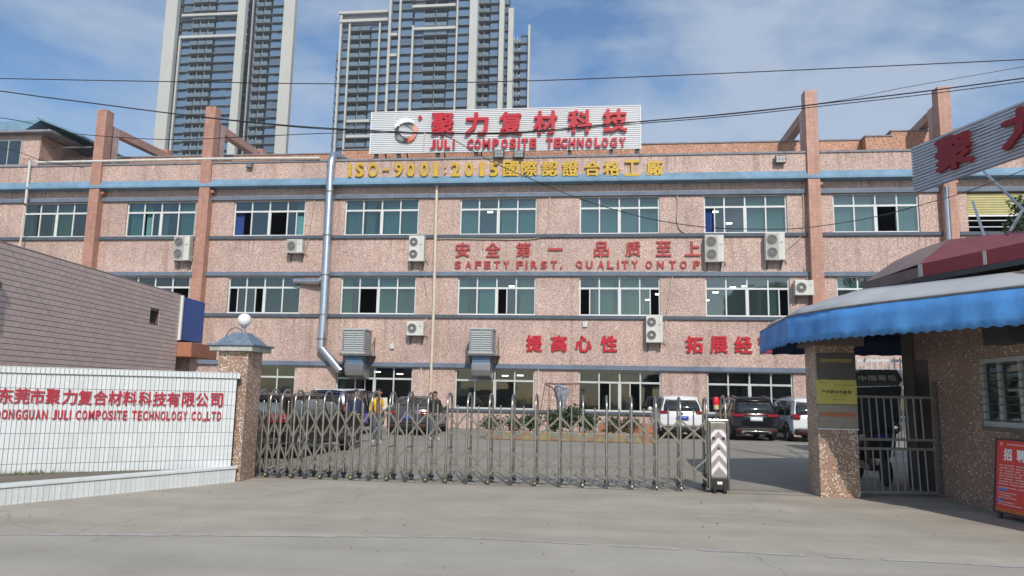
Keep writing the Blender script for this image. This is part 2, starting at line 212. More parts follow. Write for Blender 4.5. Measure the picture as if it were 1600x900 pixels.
# ------------------------------------------------------------------ mesh builder
LOCAL = [False]      # True while a thing is modelled in its own frame
class MB:
    def __init__(s): s.v = []; s.f = []; s.m = []
    def quad(s, a, b, c, d, m=0):
        n = len(s.v); s.v += [tuple(a), tuple(b), tuple(c), tuple(d)]; s.f.append((n, n+1, n+2, n+3)); s.m.append(m); return s
    def poly(s, pts, m=0):
        n = len(s.v); s.v += [tuple(p) for p in pts]; s.f.append(tuple(range(n, n+len(pts)))); s.m.append(m); return s
    def hexa(s, p, m=0):        # p: 8 corners, bottom ring 0-3, top ring 4-7
        n = len(s.v); s.v += [tuple(q) for q in p]
        for q in ((3, 2, 1, 0), (4, 5, 6, 7), (0, 1, 5, 4), (1, 2, 6, 5), (2, 3, 7, 6), (3, 0, 4, 7)): s.f.append(tuple(n+i for i in q)); s.m.append(m)
        return s
    def box(s, x0, x1, y0, y1, z0, z1, m=0):
        return s.hexa([(x0, y0, z0), (x1, y0, z0), (x1, y1, z0), (x0, y1, z0), (x0, y0, z1), (x1, y0, z1), (x1, y1, z1), (x0, y1, z1)], m)
    def obox(s, a, b, w, h, upv=(0, 0, 1), m=0):   # bar from a to b, width w, height h
        a = Vector(a); b = Vector(b); d = (b-a).normalized(); sd = d.cross(Vector(upv))
        if sd.length < 1e-4: sd = d.cross(Vector((0, 1, 0)))
        sd = sd.normalized()*w/2; uu = sd.cross(d).normalized()*h/2
        return s.hexa([a-sd-uu, a+sd-uu, b+sd-uu, b-sd-uu, a-sd+uu, a+sd+uu, b+sd+uu, b-sd+uu], m)
    def wbox(s, p0, u, nrm, l0, l1, d0, d1, z0, z1, m=0):  # box in a wall frame: u along, nrm outwards
        P = lambda a, b, z: (p0[0]+u[0]*a+nrm[0]*b, p0[1]+u[1]*a+nrm[1]*b, z)
        return s.hexa([P(l0, d1, z0), P(l1, d1, z0), P(l1, d0, z0), P(l0, d0, z0), P(l0, d1, z1), P(l1, d1, z1), P(l1, d0, z1), P(l0, d0, z1)], m)
    def tube(s, pts, r, n=8, m=0, closed=False, cap=True):
        pts = [Vector(p) for p in pts]; k = len(pts); rs = r if isinstance(r, (list, tuple)) else [r]*k
        base = len(s.v); prev = None
        for i, p in enumerate(pts):
            if closed: d = (pts[(i+1) % k]-pts[i-1])
            else: d = (pts[min(i+1, k-1)]-pts[max(i-1, 0)])
            d = d.normalized()
            if prev is None:
                a = d.cross(Vector((0, 0, 1)))
                if a.length < .1: a = d.cross(Vector((1, 0, 0)))
            else: a = prev - d*prev.dot(d)
            a = a.normalized(); prev = a; b = d.cross(a)
            for j in range(n):
                t = 2*math.pi*j/n; s.v.append(tuple(p+(a*math.cos(t)+b*math.sin(t))*rs[i]))
        for i in range(k if closed else k-1):
            i2 = (i+1) % k
            for j in range(n):
                j2 = (j+1) % n; s.f.append((base+i*n+j, base+i*n+j2, base+i2*n+j2, base+i2*n+j)); s.m.append(m)
        if cap and not closed:
            s.f.append(tuple(base+j for j in range(n))[::-1]); s.m.append(m); s.f.append(tuple(base+(k-1)*n+j for j in range(n))); s.m.append(m)
        return s
    def lathe(s, c, prof, n=20, m=0, axis='z'):     # prof [(r, h)]
        base = len(s.v)
        for r_, h in prof:
            for j in range(n):
                t = 2*math.pi*j/n; a, b = r_*math.cos(t), r_*math.sin(t)
                s.v.append({'z': (c[0]+a, c[1]+b, c[2]+h), 'y': (c[0]+a, c[1]+h, c[2]+b), 'x': (c[0]+h, c[1]+a, c[2]+b)}[axis])
        for i in range(len(prof)-1):
            for j in range(n):
                j2 = (j+1) % n; s.f.append((base+i*n+j, base+i*n+j2, base+(i+1)*n+j2, base+(i+1)*n+j)); s.m.append(m)
        s.f.append(tuple(base+j for j in range(n))[::-1]); s.m.append(m); s.f.append(tuple(base+(len(prof)-1)*n+j for j in range(n))); s.m.append(m)
        return s
    def prism(s, pts, ext, m=0):       # closed outline pts (3D) extruded by vector ext
        n = len(pts); base = len(s.v); e = Vector(ext)
        s.v += [tuple(Vector(p)) for p in pts]+[tuple(Vector(p)+e) for p in pts]
        s.f.append(tuple(range(base, base+n))); s.m.append(m); s.f.append(tuple(range(base+2*n-1, base+n-1, -1))); s.m.append(m)
        for i in range(n): j = (i+1) % n; s.f.append((base+i, base+n+i, base+n+j, base+j)); s.m.append(m)
        return s
    def grid(s, P, m=0):
        r, c = len(P), len(P[0]); base = len(s.v)
        for row in P: s.v += [tuple(q) for q in row]
        for i in range(r-1):
            for j in range(c-1): s.f.append((base+i*c+j, base+i*c+j+1, base+(i+1)*c+j+1, base+(i+1)*c+j)); s.m.append(m)
        return s
    def build(s, name, mats, parent=None, smooth=False, bevel=0, solid=0, subsurf=0, fix=True):
        if not isinstance(mats, (list, tuple)): mats = [mats]
        off = Vector((0, 0, 0)); q = None if LOCAL[0] else parent
        while q is not None: off += Vector(q.location); q = q.parent
        me = bpy.data.meshes.new(name); me.from_pydata([(v[0]-off.x, v[1]-off.y, v[2]-off.z) for v in s.v], [], s.f)
        for mm in mats: me.materials.append(mm)
        if len(mats) > 1:
            for i, p in enumerate(me.polygons): p.material_index = s.m[i]
        if fix:
            bm = bmesh.new(); bm.from_mesh(me)
            if smooth or bevel: bmesh.ops.remove_doubles(bm, verts=bm.verts, dist=1e-5)
            bmesh.ops.recalc_face_normals(bm, faces=bm.faces); bm.to_mesh(me); bm.free()
        if smooth:
            for p in me.polygons: p.use_smooth = True
            if smooth is not True: me.set_sharp_from_angle(angle=R(smooth))
        o = bpy.data.objects.new(name, me); COL.objects.link(o)
        if parent is not None: o.parent = parent
        if bevel: b = o.modifiers.new('bevel', 'BEVEL'); b.width = bevel; b.segments = 2; b.limit_method = 'ANGLE'
        if solid: b = o.modifiers.new('solid', 'SOLIDIFY'); b.thickness = solid
        if subsurf: b = o.modifiers.new('sub', 'SUBSURF'); b.levels = subsurf; b.render_levels = subsurf
        return o

def tag(o, label=None, cat=None, group=None, kind=None):
    if label: o['label'] = label
    if cat: o['category'] = cat
    if group: o['group'] = group
    if kind: o['kind'] = kind
    return o
def thing(name, label, cat, loc=(0, 0, 0), group=None):
    o = bpy.data.objects.new(name, None); COL.objects.link(o); o.location = loc; o.empty_display_size = .1
    return tag(o, label, cat, group)
def inst(name, me, parent, loc=(0, 0, 0), rot=None, scale=None):
    o = bpy.data.objects.new(name, me); COL.objects.link(o); o.parent = parent; o.location = loc
    if rot is not None: o.rotation_euler = rot
    if scale is not None: o.scale = scale
    return o
def copy_tree(o, parent=None):
    c = o.copy(); COL.objects.link(c)
    if parent is not None: c.parent = parent
    for ch in list(o.children): copy_tree(ch, c)
    return c

# ------------------------------------------------------------------ lettering
GLY = {}
def glyph(ch, bold, depth, mt, name):
    k = (ch, bold, depth, mt.name)
    if k in GLY: return GLY[k]
    cjk = ord(ch) > 0x2000
    cu = bpy.data.curves.new('g', 'FONT'); cu.body = ch; cu.size = 1; cu.extrude = depth/2; cu.offset = 0 if cjk else (bold*.3 if ch in '1:' else bold); cu.resolution_u = 2 if cjk else 3
    o = bpy.data.objects.new('g', cu); COL.objects.link(o); dg = bpy.context.evaluated_depsgraph_get(); me = bpy.data.meshes.new_from_object(o.evaluated_get(dg))
    bpy.data.objects.remove(o); bpy.data.curves.remove(cu)
    if cjk and bold > 0:      # heavier strokes: the glyph repeated at small shifts, each a hair deeper than the last
        vs = [v.co.copy() for v in me.vertices]; fs = [tuple(p.vertices) for p in me.polygons]; V, F = [], []
        for k, (dx, dy) in enumerate(((0, 0), (1, 0), (-1, 0), (0, 1), (0, -1), (.7, .7), (-.7, .7), (.7, -.7), (-.7, -.7))):
            n = len(V); V += [(v.x+dx*bold, v.y+dy*bold*.75, v.z*(1+.012*k)) for v in vs]; F += [tuple(i+n for i in f) for f in fs]
        me.clear_geometry(); me.from_pydata(V, [], F)
    xs = [v.co.x for v in me.vertices]; ys = [v.co.y for v in me.vertices]
    cx, cy = (min(xs)+max(xs))/2, (min(ys)+max(ys))/2
    for v in me.vertices: v.co.x -= cx; v.co.y -= cy
    me.materials.clear(); me.materials.append(mt); me.name = name
    GLY[k] = (me, max(xs)-min(xs), max(ys)-min(ys)); return GLY[k]
def put_char(ch, pos, u, v, h, parent, mt, bold=.03, depth=.08, w=None, hfix=True, name='character', vscale=1.0):
    """character centred at pos, u = reading direction, v = up, height h"""
    me, gw, gh = glyph(ch, bold, depth, mt, name)
    u = Vector(u).normalized(); v = Vector(v).normalized(); n = u.cross(v)
    sy = h/(gh if hfix else .95)
    sx = (w/gw) if w else sy
    o = bpy.data.objects.new(name, me); COL.objects.link(o)
    rot = Matrix((u, v, n)).transposed().to_4x4()
    q = parent; off = Vector((0, 0, 0))
    while q is not None: off += Vector(q.location); q = q.parent
    o.parent = parent
    o.matrix_local = Matrix.Translation(Vector(pos)-off) @ rot @ Matrix.Diagonal((sx, sy, min(sx, sy) if depth else 1, 1))
    return o

FY = 35.57      # facade plane
BAY0, BAY, WW = -30.855, 6.0, 3.884
Z2 = (9.51, 11.41); Z1 = (5.48, 7.41); Z0 = (.93, 2.88)
X = Vector((1, 0, 0)); Z = Vector((0, 0, 1))

# ================================================================== GROUND
def ground_mat(name, col, scale, crack=False, seed=0):
    m = bpy.data.materials.new(name); m.use_nodes = True; t = m.node_tree; b = t.nodes['Principled BSDF']; L = t.links.new
    b.inputs['Roughness'].default_value = .88; b.inputs['Specular IOR Level'].default_value = .25
    tcn = N('ShaderNodeTexCoord', t); mp = N('ShaderNodeMapping', t); mp.inputs['Location'].default_value = (seed, seed*.7, 0); L(tcn.outputs['Object'], mp.inputs['Vector'])
    a = N('ShaderNodeTexNoise', t); a.inputs['Scale'].default_value = scale; a.inputs['Detail'].default_value = 8; a.inputs['Roughness'].default_value = .6; L(mp.outputs[0], a.inputs['Vector'])
    b2 = N('ShaderNodeTexNoise', t); b2.inputs['Scale'].default_value = 60; b2.inputs['Detail'].default_value = 3; L(mp.outputs[0], b2.inputs['Vector'])
    mpt = N('ShaderNodeMapping', t); mpt.inputs['Scale'].default_value = (.25, 2.2, 1); mpt.inputs['Rotation'].default_value = (0, 0, R(8)); L(mp.outputs[0], mpt.inputs['Vector'])
    c2 = N('ShaderNodeTexNoise', t); c2.inputs['Scale'].default_value = .8; c2.inputs['Detail'].default_value = 6; L(mpt.outputs[0], c2.inputs['Vector'])
    r = N('ShaderNodeMapRange', t); r.inputs[1].default_value = .3; r.inputs[2].default_value = .7; r.inputs[3].default_value = .86; r.inputs[4].default_value = 1.12; L(a.outputs['Fac'], r.inputs[0])
    r2 = N('ShaderNodeMapRange', t); r2.inputs[1].default_value = .3; r2.inputs[2].default_value = .7; r2.inputs[3].default_value = .94; r2.inputs[4].default_value = 1.06; L(b2.outputs['Fac'], r2.inputs[0])
    r3 = N('ShaderNodeMapRange', t); r3.inputs[1].default_value = .35; r3.inputs[2].default_value = .65; r3.inputs[3].default_value = .93; r3.inputs[4].default_value = 1.05; L(c2.outputs['Fac'], r3.inputs[0])
    m1 = N('ShaderNodeMath', t, operation='MULTIPLY'); m2 = N('ShaderNodeMath', t, operation='MULTIPLY'); L(r.outputs[0], m1.inputs[0]); L(r2.outputs[0], m1.inputs[1]); L(m1.outputs[0], m2.inputs[0]); L(r3.outputs[0], m2.inputs[1])
    s = N('ShaderNodeVectorMath', t, operation='SCALE'); s.inputs[0].default_value = col; L(m2.outputs[0], s.inputs['Scale'])
    # dark damp or oily stains
    st = N('ShaderNodeTexNoise', t); st.inputs['Scale'].default_value = .7; st.inputs['Detail'].default_value = 5; st.inputs['Distortion'].default_value = 1.2; L(mp.outputs[0], st.inputs['Vector'])
    q = N('ShaderNodeValToRGB', t); q.color_ramp.elements[0].position = .60; q.color_ramp.elements[1].position = .74; L(st.outputs['Fac'], q.inputs[0])
    ms = N('ShaderNodeMath', t, operation='MULTIPLY'); ms.inputs[1].default_value = .3; L(q.outputs[0], ms.inputs[0])
    mm = N('ShaderNodeMixRGB', t); mm.inputs['Color2'].default_value = (.22, .20, .17, 1); L(ms.outputs[0], mm.inputs['Fac']); L(s.outputs[0], mm.inputs['Color1'])
    out = mm.outputs[0]
    if crack:
        v = N('ShaderNodeTexVoronoi', t, feature='DISTANCE_TO_EDGE'); v.inputs['Scale'].default_value = .13; nn = N('ShaderNodeTexNoise', t); nn.inputs['Scale'].default_value = 1.1; nn.inputs['Detail'].default_value = 5; L(mp.outputs[0], nn.inputs['Vector'])
        av = N('ShaderNodeMixRGB', t, blend_type='ADD'); av.inputs['Fac'].default_value = .9; L(mp.outputs[0], av.inputs['Color1']); L(nn.outputs['Color'], av.inputs['Color2']); L(av.outputs[0], v.inputs['Vector'])
        lt = N('ShaderNodeMath', t, operation='LESS_THAN'); lt.inputs[1].default_value = .0011; L(v.outputs['Distance'], lt.inputs[0])
        cf = N('ShaderNodeMath', t, operation='MULTIPLY'); cf.inputs[1].default_value = .28; L(lt.outputs[0], cf.inputs[0])
        mc = N('ShaderNodeMixRGB', t); mc.inputs['Color2'].default_value = (.06, .055, .05, 1); L(cf.outputs[0], mc.inputs['Fac']); L(out, mc.inputs['Color1']); out = mc.outputs[0]
    L(out, b.inputs['Base Color'])
    bb = N('ShaderNodeBump', t); bb.inputs['Strength'].default_value = .35; bb.inputs['Distance'].default_value = .01; L(b2.outputs['Fac'], bb.inputs['Height']); L(bb.outputs[0], b.inputs['Normal'])
    return m
G_FORE = ground_mat('forecourt_concrete', (.425, .385, .315), .9, True, 3)
G_ROAD = ground_mat('road_concrete', (.415, .382, .32), .6, True, 11)
G_YARD = ground_mat('yard_concrete', (.315, .295, .25), .5, True, 23)
tag(MB().quad((-900, -400, -.012), (900, -400, -.012), (900, 1400, -.012), (-900, 1400, -.012)).build('ground', ground_mat('earth', (.22, .20, .17), .05)), kind='structure')
def sheet(name, pts, z, m):
    return tag(MB().poly([(p[0], p[1], z) for p in pts]).build(name, m), kind='structure')
a0, a1 = (-30, 8.4), (30, 6.2)
jp = [(-30, 6.9), (-6.44, 7.62), (-1.7, 8.52), (3.67, 8.25), (9, 7.9), (30, 6.5)]
sheet('road', [(-30, -20), (30, -20)]+jp[::-1], 0.0, G_ROAD)
sheet('forecourt', jp+[(30, 13.75), (-30, 13.75)], 0.0, G_FORE)
sheet('factory_yard', [(-34, 13.75), (30, 13.75), (30, FY+.3), (-34, FY+.3)], 0.0, G_YARD)
# mortar joint between the road and the forecourt
jm = MB()
for (xa, ya), (xb, yb) in zip(jp[:-1], jp[1:]):
    n = max(2, int((xb-xa)/.18))
    prev = None
    for i in range(n+1):
        x = xa+(xb-xa)*i/n; y = ya+(yb-ya)*i/n+random.uniform(-.015, .015); w = random.uniform(.02, .055)
        cur = ((x, y-w, .004), (x, y+w, .004))
        if prev and random.random() > .03: jm.quad(prev[0], cur[0], cur[1], prev[1])
        prev = cur
tag(jm.build('road_joint', mat('joint_mortar', (.44, .42, .38), .9, var=.3, vscale=9)), kind='structure')
# gate track: two low steel rails let into the ground
tr = MB()
for yy in (13.42, 13.92): tr.box(-6.3, 3.7, yy-.02, yy+.02, -.01, .012)
tag(tr.build('gate_track', M['steel_dull']), 'two thin steel floor rails running under the folding gate to the plaque pillar', 'gate track')

# ================================================================== FACTORY
fac = thing('factory_building', 'three-storey factory clad in pink mosaic with blue ledges behind the gate', 'factory', (-6, FY+10, 0))
NB = list(range(-1, 9))
def bx(i): return BAY0+BAY*i
xs = sorted(set([-42.0, 33.0]+[v for i in NB for v in (bx(i), bx(i)+WW)]))
zs = [0, Z0[0], Z0[1], Z1[0], Z1[1], Z2[0], Z2[1], 12.5]
wallm = MB(); DEP = .22
for a in range(len(xs)-1):
    for b in range(len(zs)-1):
        op = any(abs(xs[a]-bx(i)) < 1e-6 for i in NB) and b in (1, 3, 5)
        x0, x1, z0, z1 = xs[a], xs[a+1], zs[b], zs[b+1]
        if not op: wallm.quad((x0, FY, z0), (x1, FY, z0), (x1, FY, z1), (x0, FY, z1))
        else:
            wallm.quad((x0, FY, z0), (x0, FY+DEP, z0), (x0, FY+DEP, z1), (x0, FY, z1)); wallm.quad((x1, FY, z0), (x1, FY+DEP, z0), (x1, FY+DEP, z1), (x1, FY, z1))
            wallm.quad((x0, FY, z0), (x1, FY, z0), (x1, FY+DEP, z0), (x0, FY+DEP, z0)); wallm.quad((x0, FY, z1), (x1, FY, z1), (x1, FY+DEP, z1), (x0, FY+DEP, z1))
wallm.build('facade_wall', FAC, fac)
MB().box(-42, 33, FY+7.2, FY+14, 0, 12.9).build('rear_block', FACR, fac)
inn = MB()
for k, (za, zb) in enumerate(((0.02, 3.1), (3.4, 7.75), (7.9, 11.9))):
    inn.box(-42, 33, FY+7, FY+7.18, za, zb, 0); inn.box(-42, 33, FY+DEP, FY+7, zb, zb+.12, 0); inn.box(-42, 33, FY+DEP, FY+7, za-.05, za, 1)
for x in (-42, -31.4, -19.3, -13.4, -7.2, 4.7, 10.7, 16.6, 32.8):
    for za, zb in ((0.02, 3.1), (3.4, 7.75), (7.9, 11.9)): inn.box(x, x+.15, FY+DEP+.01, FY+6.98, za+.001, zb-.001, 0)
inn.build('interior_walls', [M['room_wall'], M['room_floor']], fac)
MB().box(-42, 33, FY+.3, FY+14, 12.9, 13.1).build('roof', M['concrete'], fac)
# things seen through the glass: stacked cartons and machines as dark blocks
lm = None
lights = [(3.3, 2.62), (4.5, 2.62), (5.6, 2.5), (-3.6, 2.62), (-2.4, 2.6), (-1.5, 2.6), (-4.9, 2.62), (-8.7, 2.62), (-9.9, 2.62), (-11.0, 2.55), (-.6, 2.55)]
for n_, (lx, lz) in enumerate([(-6.2, 2.66), (-5.6, 2.66), (-4.8, 2.6), (-3.9, 2.6), (-2.6, 2.7), (-1.2, 2.65), (-12.9, 2.62), (-11.6, 2.68), (-10.5, 2.6)]):
    MB().box(lx-.16, lx+.16, FY+2.2+.5*(n_ % 3), FY+2.35+.5*(n_ % 3), lz, lz+.05).build('ceiling_lamp', M['lamp_on'], fac)
for n_, (lx, lz, ly) in enumerate([(-4.4, 7.2, 2), (-3.7, 6.8, 2.4), (4.4, 7.55, 3), (3.6, 7.25, 3), (3.2, 7.0, 3.4), (2.7, 6.75, 3.8), (6.1, 7.05, 3), (6.9, 7.25, 2.6), (5.7, 6.7, 3.5), (7.6, 7.4, 3.2), (1.6, 7.3, 2.5), (1.65, 6.95, 2.8), (1.7, 6.6, 3.1), (-5.7, 11.3, 2.5), (6.1, 11.2, 2.5), (6.9, 10.75, 3.2)]):
    MB().box(lx-.14, lx+.14, FY+ly, FY+ly+.14, lz, lz+.05).build('ceiling_lamp', M['lamp_on'], fac)
for n_, (x0, x1, y0, z1) in enumerate([(-12.9, -11.4, 3, 1.5), (-6, -4.2, 4, 1.4), (.3, 2.0, 3.2, 1.6), (6.0, 8.5, 4, 1.3)]):
    MB().box(x0, x1, FY+y0, FY+y0+1.2, .05, z1).build('work_bench', M['scooter_dark'], fac)

# ledges
PRO = .13
M['sill_navy'] = mat('sill_navy', (.085, .11, .145), .7, var=.2, streak=.3)
for nm, z0, z1, y1 in (('head_ledge', Z2[1]+.002, Z2[1]+.21, PRO), ('sill_ledge', Z2[0]-.17, Z2[0]-.002, PRO-.02), ('head_ledge', Z1[1]+.002, Z1[1]+.21, PRO), ('sill_ledge', Z1[0]-.17, Z1[0]-.002, PRO-.02), ('head_ledge', Z0[1]+.002, Z0[1]+.22, PRO+.03), ('sill_ledge', Z0[0]-.13, Z0[0]-.002, PRO-.02)):
    MB().box(-42, 33, FY-y1, FY+.02, z0, z1).build(nm, M['blue_ledge'] if nm[0] == 'h' else M['sill_navy'], fac, bevel=.01)
MB().prism([(-42, FY+.02, 12.02), (-42, FY-.50, 12.06), (-42, FY-.50, 12.15), (-42, FY-.31, 12.47), (-42, FY+.02, 12.47)], (75, 0, 0)).build('parapet_band', M['blue_band'], fac)
MB().box(-42, 33, FY-.30, FY+.12, 12.474, 13.34).build('parapet', FAC, fac)
MB().box(-42, 33, FY-.36, FY+.18, 13.342, 13.44).build('parapet_coping', M['coping'], fac)
# set-back orange roof parapet, stepped
def backwall(pxa, pxb, pytop_a, pytop_b, Yb, th=.4):
    a = on_y(pxa, pytop_a, Yb); b = on_y(pxb, pytop_b, Yb); z = (a.z+b.z)/2
    MB().box(a.x, b.x, Yb, Yb+th, 13.0, z).build('roof_wall', FACR, fac)
    MB().box(a.x-.04, b.x+.04, Yb-.05, Yb+th+.04, z+.002, z+.07).build('roof_coping', M['coping'], fac)
backwall(536, 1345, 229, 226, 37.6); backwall(1352, 1394, 214, 213, 37.0, 2.6); backwall(1392, 1560, 208, 200, 37.3, 2.0)
backwall(-40, 530, 247, 245, 38.0)
# fat tiled columns standing above the roof, each with a rear pier and a raking brace
for x0, bpx, bpy_ in ((-26.8, 257, 243), (-20.62, 405, 243), (9.93, 1216, 236), (15.97, 1400, 236), (22.1, 0, 0)):
    MB().box(x0, x0+.56, FY-.45, FY+.16, 2.9, 16.45).build('column', CLM, fac, bevel=.015)
    MB().box(x0+.05, x0+.51, FY+.3, FY+.8, 13.0, 15.75).build('pier', FAC, fac)
    be = on_x(bpx, bpy_, x0+.28) if bpx else Vector((0, 43, 14)); yb = be.y
    MB().obox((x0+.28, FY+.2, 15.55), (x0+.28, yb, be.z-.05), .42, .42).build('brace', CLM, fac)
    MB().box(x0+.0, x0+.56, yb-.2, yb+.4, 13.0, be.z+.35).build('brace_block', FACR, fac)
    for zz in (11.78,):
        MB().box(x0+.56, x0+.72, FY-.3, FY-.02, zz, zz+.16).build('corbel', CLM, fac)

# windows: frame > panes and curtains
UNIT = MB().quad((0, 0, 0), (1, 0, 0), (1, 0, 1), (0, 0, 1))
def unit_mesh(name, m):
    o = UNIT.build(name, m); me = o.data; bpy.data.objects.remove(o); return me
PN_UP = unit_mesh('pane', GL_UP); PN_LO = unit_mesh('pane', GL_LO); PN_MID = unit_mesh('pane', GL_MID)
def curtain_mesh(m, waves=9):
    P = [[], []]
    for i in range(waves*6+1):
        t = i/(waves*6); y = .5+.5*math.sin(t*waves*2*math.pi)+.25*math.sin(t*23+1)
        P[0].append((t, y, 0)); P[1].append((t, y*.8, 1))
    b = MB(); b.grid(P); o = b.build('curtain', m, smooth=True); me = o.data; bpy.data.objects.remove(o); return me
CUR = {k: curtain_mesh(M['curtain_'+k]) for k in ('teal', 'blue', 'green', 'grey')}
TRN = .58
def window(i, zz, cfg='gggg', curtains=(), low=False, lampish=False):
    x0, x1, z0, z1 = bx(i), bx(i)+WW, zz[0], zz[1]; y = FY+.09; pw = WW/4; zt = z1-TRN
    f = MB()
    f.box(x0, x0+.07, y, y+.08, z0, z1); f.box(x1-.07, x1, y, y+.08, z0, z1); f.box(x0+.07, x1-.07, y, y+.08, z0, z0+.08); f.box(x0+.07, x1-.07, y, y+.08, z1-.05, z1)
    f.box(x0+.07, x1-.07, y-.012, y+.07, zt-.045, zt+.045)
    for k in (1, 2, 3):
        w = .075 if k == 2 else .032
        f.box(x0+pw*k-w, x0+pw*k+w, y-.006, y+.06, z0+.08, zt-.045)
        f.box(x0+pw*k-.032, x0+pw*k+.032, y-.006, y+.06, zt+.045, z1-.05)
    pn = PN_LO if low else (PN_UP if i >= 4 else PN_MID)
    panes = []
    for k in range(4):
        a = x0+pw*k
        panes.append((a+.035, zt+.045, pw-.07, TRN-.095, y+.03))
        c = cfg[k]
        if c == 'g': panes.append((a+.035, z0+.08, pw-.07, zt-z0-.125, y+.03))
        elif c in 'hH':
            b0 = a+.5*pw if c == 'h' else a+.03
            f.box(b0, b0+.05, y-.004, y+.05, z0+.08, zt-.045) if c == 'h' else f.box(b0+pw*.5-.05, b0+pw*.5, y-.004, y+.05, z0+.08, zt-.045)
            panes.append((b0+.03, z0+.08, pw*.5-.06, zt-z0-.125, y+.03))
    w = f.build('window', M['white_alu'] if not low else mat('alu_dull', (.56, .60, .56), .4), fac)
    off = Vector(w.parent.location)
    for (a, b, cw, ch, py) in panes: inst('pane', pn, w, Vector((a, py, b))-off, (random.uniform(-.006, .006), 0, random.uniform(-.008, .008)), (cw, 1, ch))
    for (fa, fb, ck) in curtains: inst('curtain', CUR[ck], w, Vector((x0+fa*WW, y+.18, z0+.02))-off, None, ((fb-fa)*WW, .07, (z1-z0)-.04))
    return w
tl = lambda a, b, k='teal': (a, b, k)
window(-1, Z2, 'gggg'); window(0, Z2, 'gggg', (tl(.0, .12, 'green'), tl(.40, .56, 'green'), tl(.56, .70, 'green')))
window(1, Z2, 'ghgg', (tl(.03, .22), tl(.26, .34), tl(.76, .98), tl(.5, .58)))
window(2, Z2, 'ogoH', (tl(.0, .12, 'blue'), tl(.86, .97)))
window(3, Z2, 'gggg', (tl(.02, .24), tl(.28, .40), tl(.52, .74), tl(.76, .99)))
window(4, Z2, 'gggg', (tl(.02, .24), tl(.54, .76), tl(.77, .99)))
window(5, Z2, 'gggg', (tl(.01, .25), tl(.26, .49), tl(.5, .75), tl(.76, .99)))
window(6, Z2, 'hggg', (tl(.0, .12, 'blue'), tl(.51, .75), tl(.77, .99)))
window(7, Z2, 'ggog', (tl(.01, .25), tl(.26, .47), tl(.75, .99)))
window(-1, Z1); window(0, Z1, 'oggg'); window(1, Z1, 'gggo')
window(2, Z1, 'hHgg', ()); window(3, Z1, 'gogg', (tl(.5, .74), tl(.76, .99, 'grey'), tl(.02, .14, 'green')))
window(4, Z1, 'gghg', (tl(.02, .12, 'green'), tl(.27, .47), tl(.8, .99, 'green'))); window(5, Z1, 'hggH', (tl(.51, .80, 'green'), tl(.2, .42, 'green'),))
window(6, Z1, 'gggH', (tl(.62, .68, 'green'), tl(.74, .85, 'green'))); window(7, Z1, 'gggg', (tl(0, .3, 'green'), tl(.3, .55, 'green'))); window(8, Z1)
for i, c in zip(NB, ('gggg', 'gggg', 'gggg', 'gggg', 'gHgg', 'gggg', 'ghHg', 'gggg', 'gggg', 'gggg')): window(i, Z0, c, (tl(.03, .1, 'green'),) if i in (3,) else (), low=True)
# top storey, last bay: half-lowered yellow roller shutter over a dark loggia with a rail
sh = MB(); x0 = bx(8); nsl = 11
shp = MB()
for k in range(9):
    z = Z2[1]-.06-k*.115
    MB().prism([(x0+.03, FY+.06, z), (x0+.03, FY+.03, z-.055), (x0+.03, FY+.06, z-.11)], (WW-.06, 0, 0)).build('shutter_slat', M['shutter_yellow'], fac)
MB().box(x0+.02, x0+WW-.02, FY+.03, FY+.09, Z2[1]-1.16, Z2[1]-1.09).build('shutter_bar', M['sign_white'], fac)
for zz in (9.75, 10.05): MB().tube([(x0, FY+.05, zz), (x0+WW, FY+.05, zz)], .025).build('railing', M['white_alu'], fac)

# roof shed at the far left with a blue sheet canopy
pent = thing('rooftop_room', 'small mosaic rooftop room with a window and blue sheet canopy at the far left of the roof', 'rooftop room', (-33, 38, 13.4))
MB().box(-44, -30.9, FY+.7, FY+1.2, 13.1, 15.55).build('front_wall', FAC, pent); MB().box(-31.1, -30.9, FY+1.21, 46, 13.1, 15.5).build('side_wall', FAC, pent)
MB().box(-44, -31.12, 45.8, 46, 13.1, 15.5).build('back_wall', FAC, pent)
MB().box(-44, -30.0, FY+.25, 46.5, 15.56, 15.68).build('roof_slab', M['coping'], pent)
MB().hexa([(-31.0, FY+.3, 16.35), (-28.6, FY+.9, 15.45), (-28.6, 47, 15.45), (-31.0, 47, 16.35), (-31.0, FY+.3, 16.45), (-28.6, FY+.9, 15.55), (-28.6, 47, 15.55), (-31.0, 47, 16.45)]).build('canopy', [M['roof_blue']], pent)
MB().hexa([(-44, FY+.2, 15.7), (-31.6, FY+.3, 15.7), (-31.6, 46, 15.7), (-44, 46, 15.7), (-44, FY+1.2, 16.4), (-31.05, FY+.7, 16.4), (-31.05, 46, 16.4), (-44, 46, 16.4)]).build('roof', M['roof_blue'], pent)
for k in range(5): MB().box(-30.88, -28.4, FY+1.5+k*2, FY+1.56+k*2, 15.02, 15.1).build('rafter', M['steel_dull'], pent)
MB().box(-34.4, -32.0, FY+.66, FY+.72, 13.75, 15.3).build('window', M['old_frame'], pent)
for k in range(3): MB().box(-34.3+k*.78, -33.62+k*.78, FY+.62, FY+.65, 13.85, 15.2).build('window_pane', M['tower_pane'], pent)

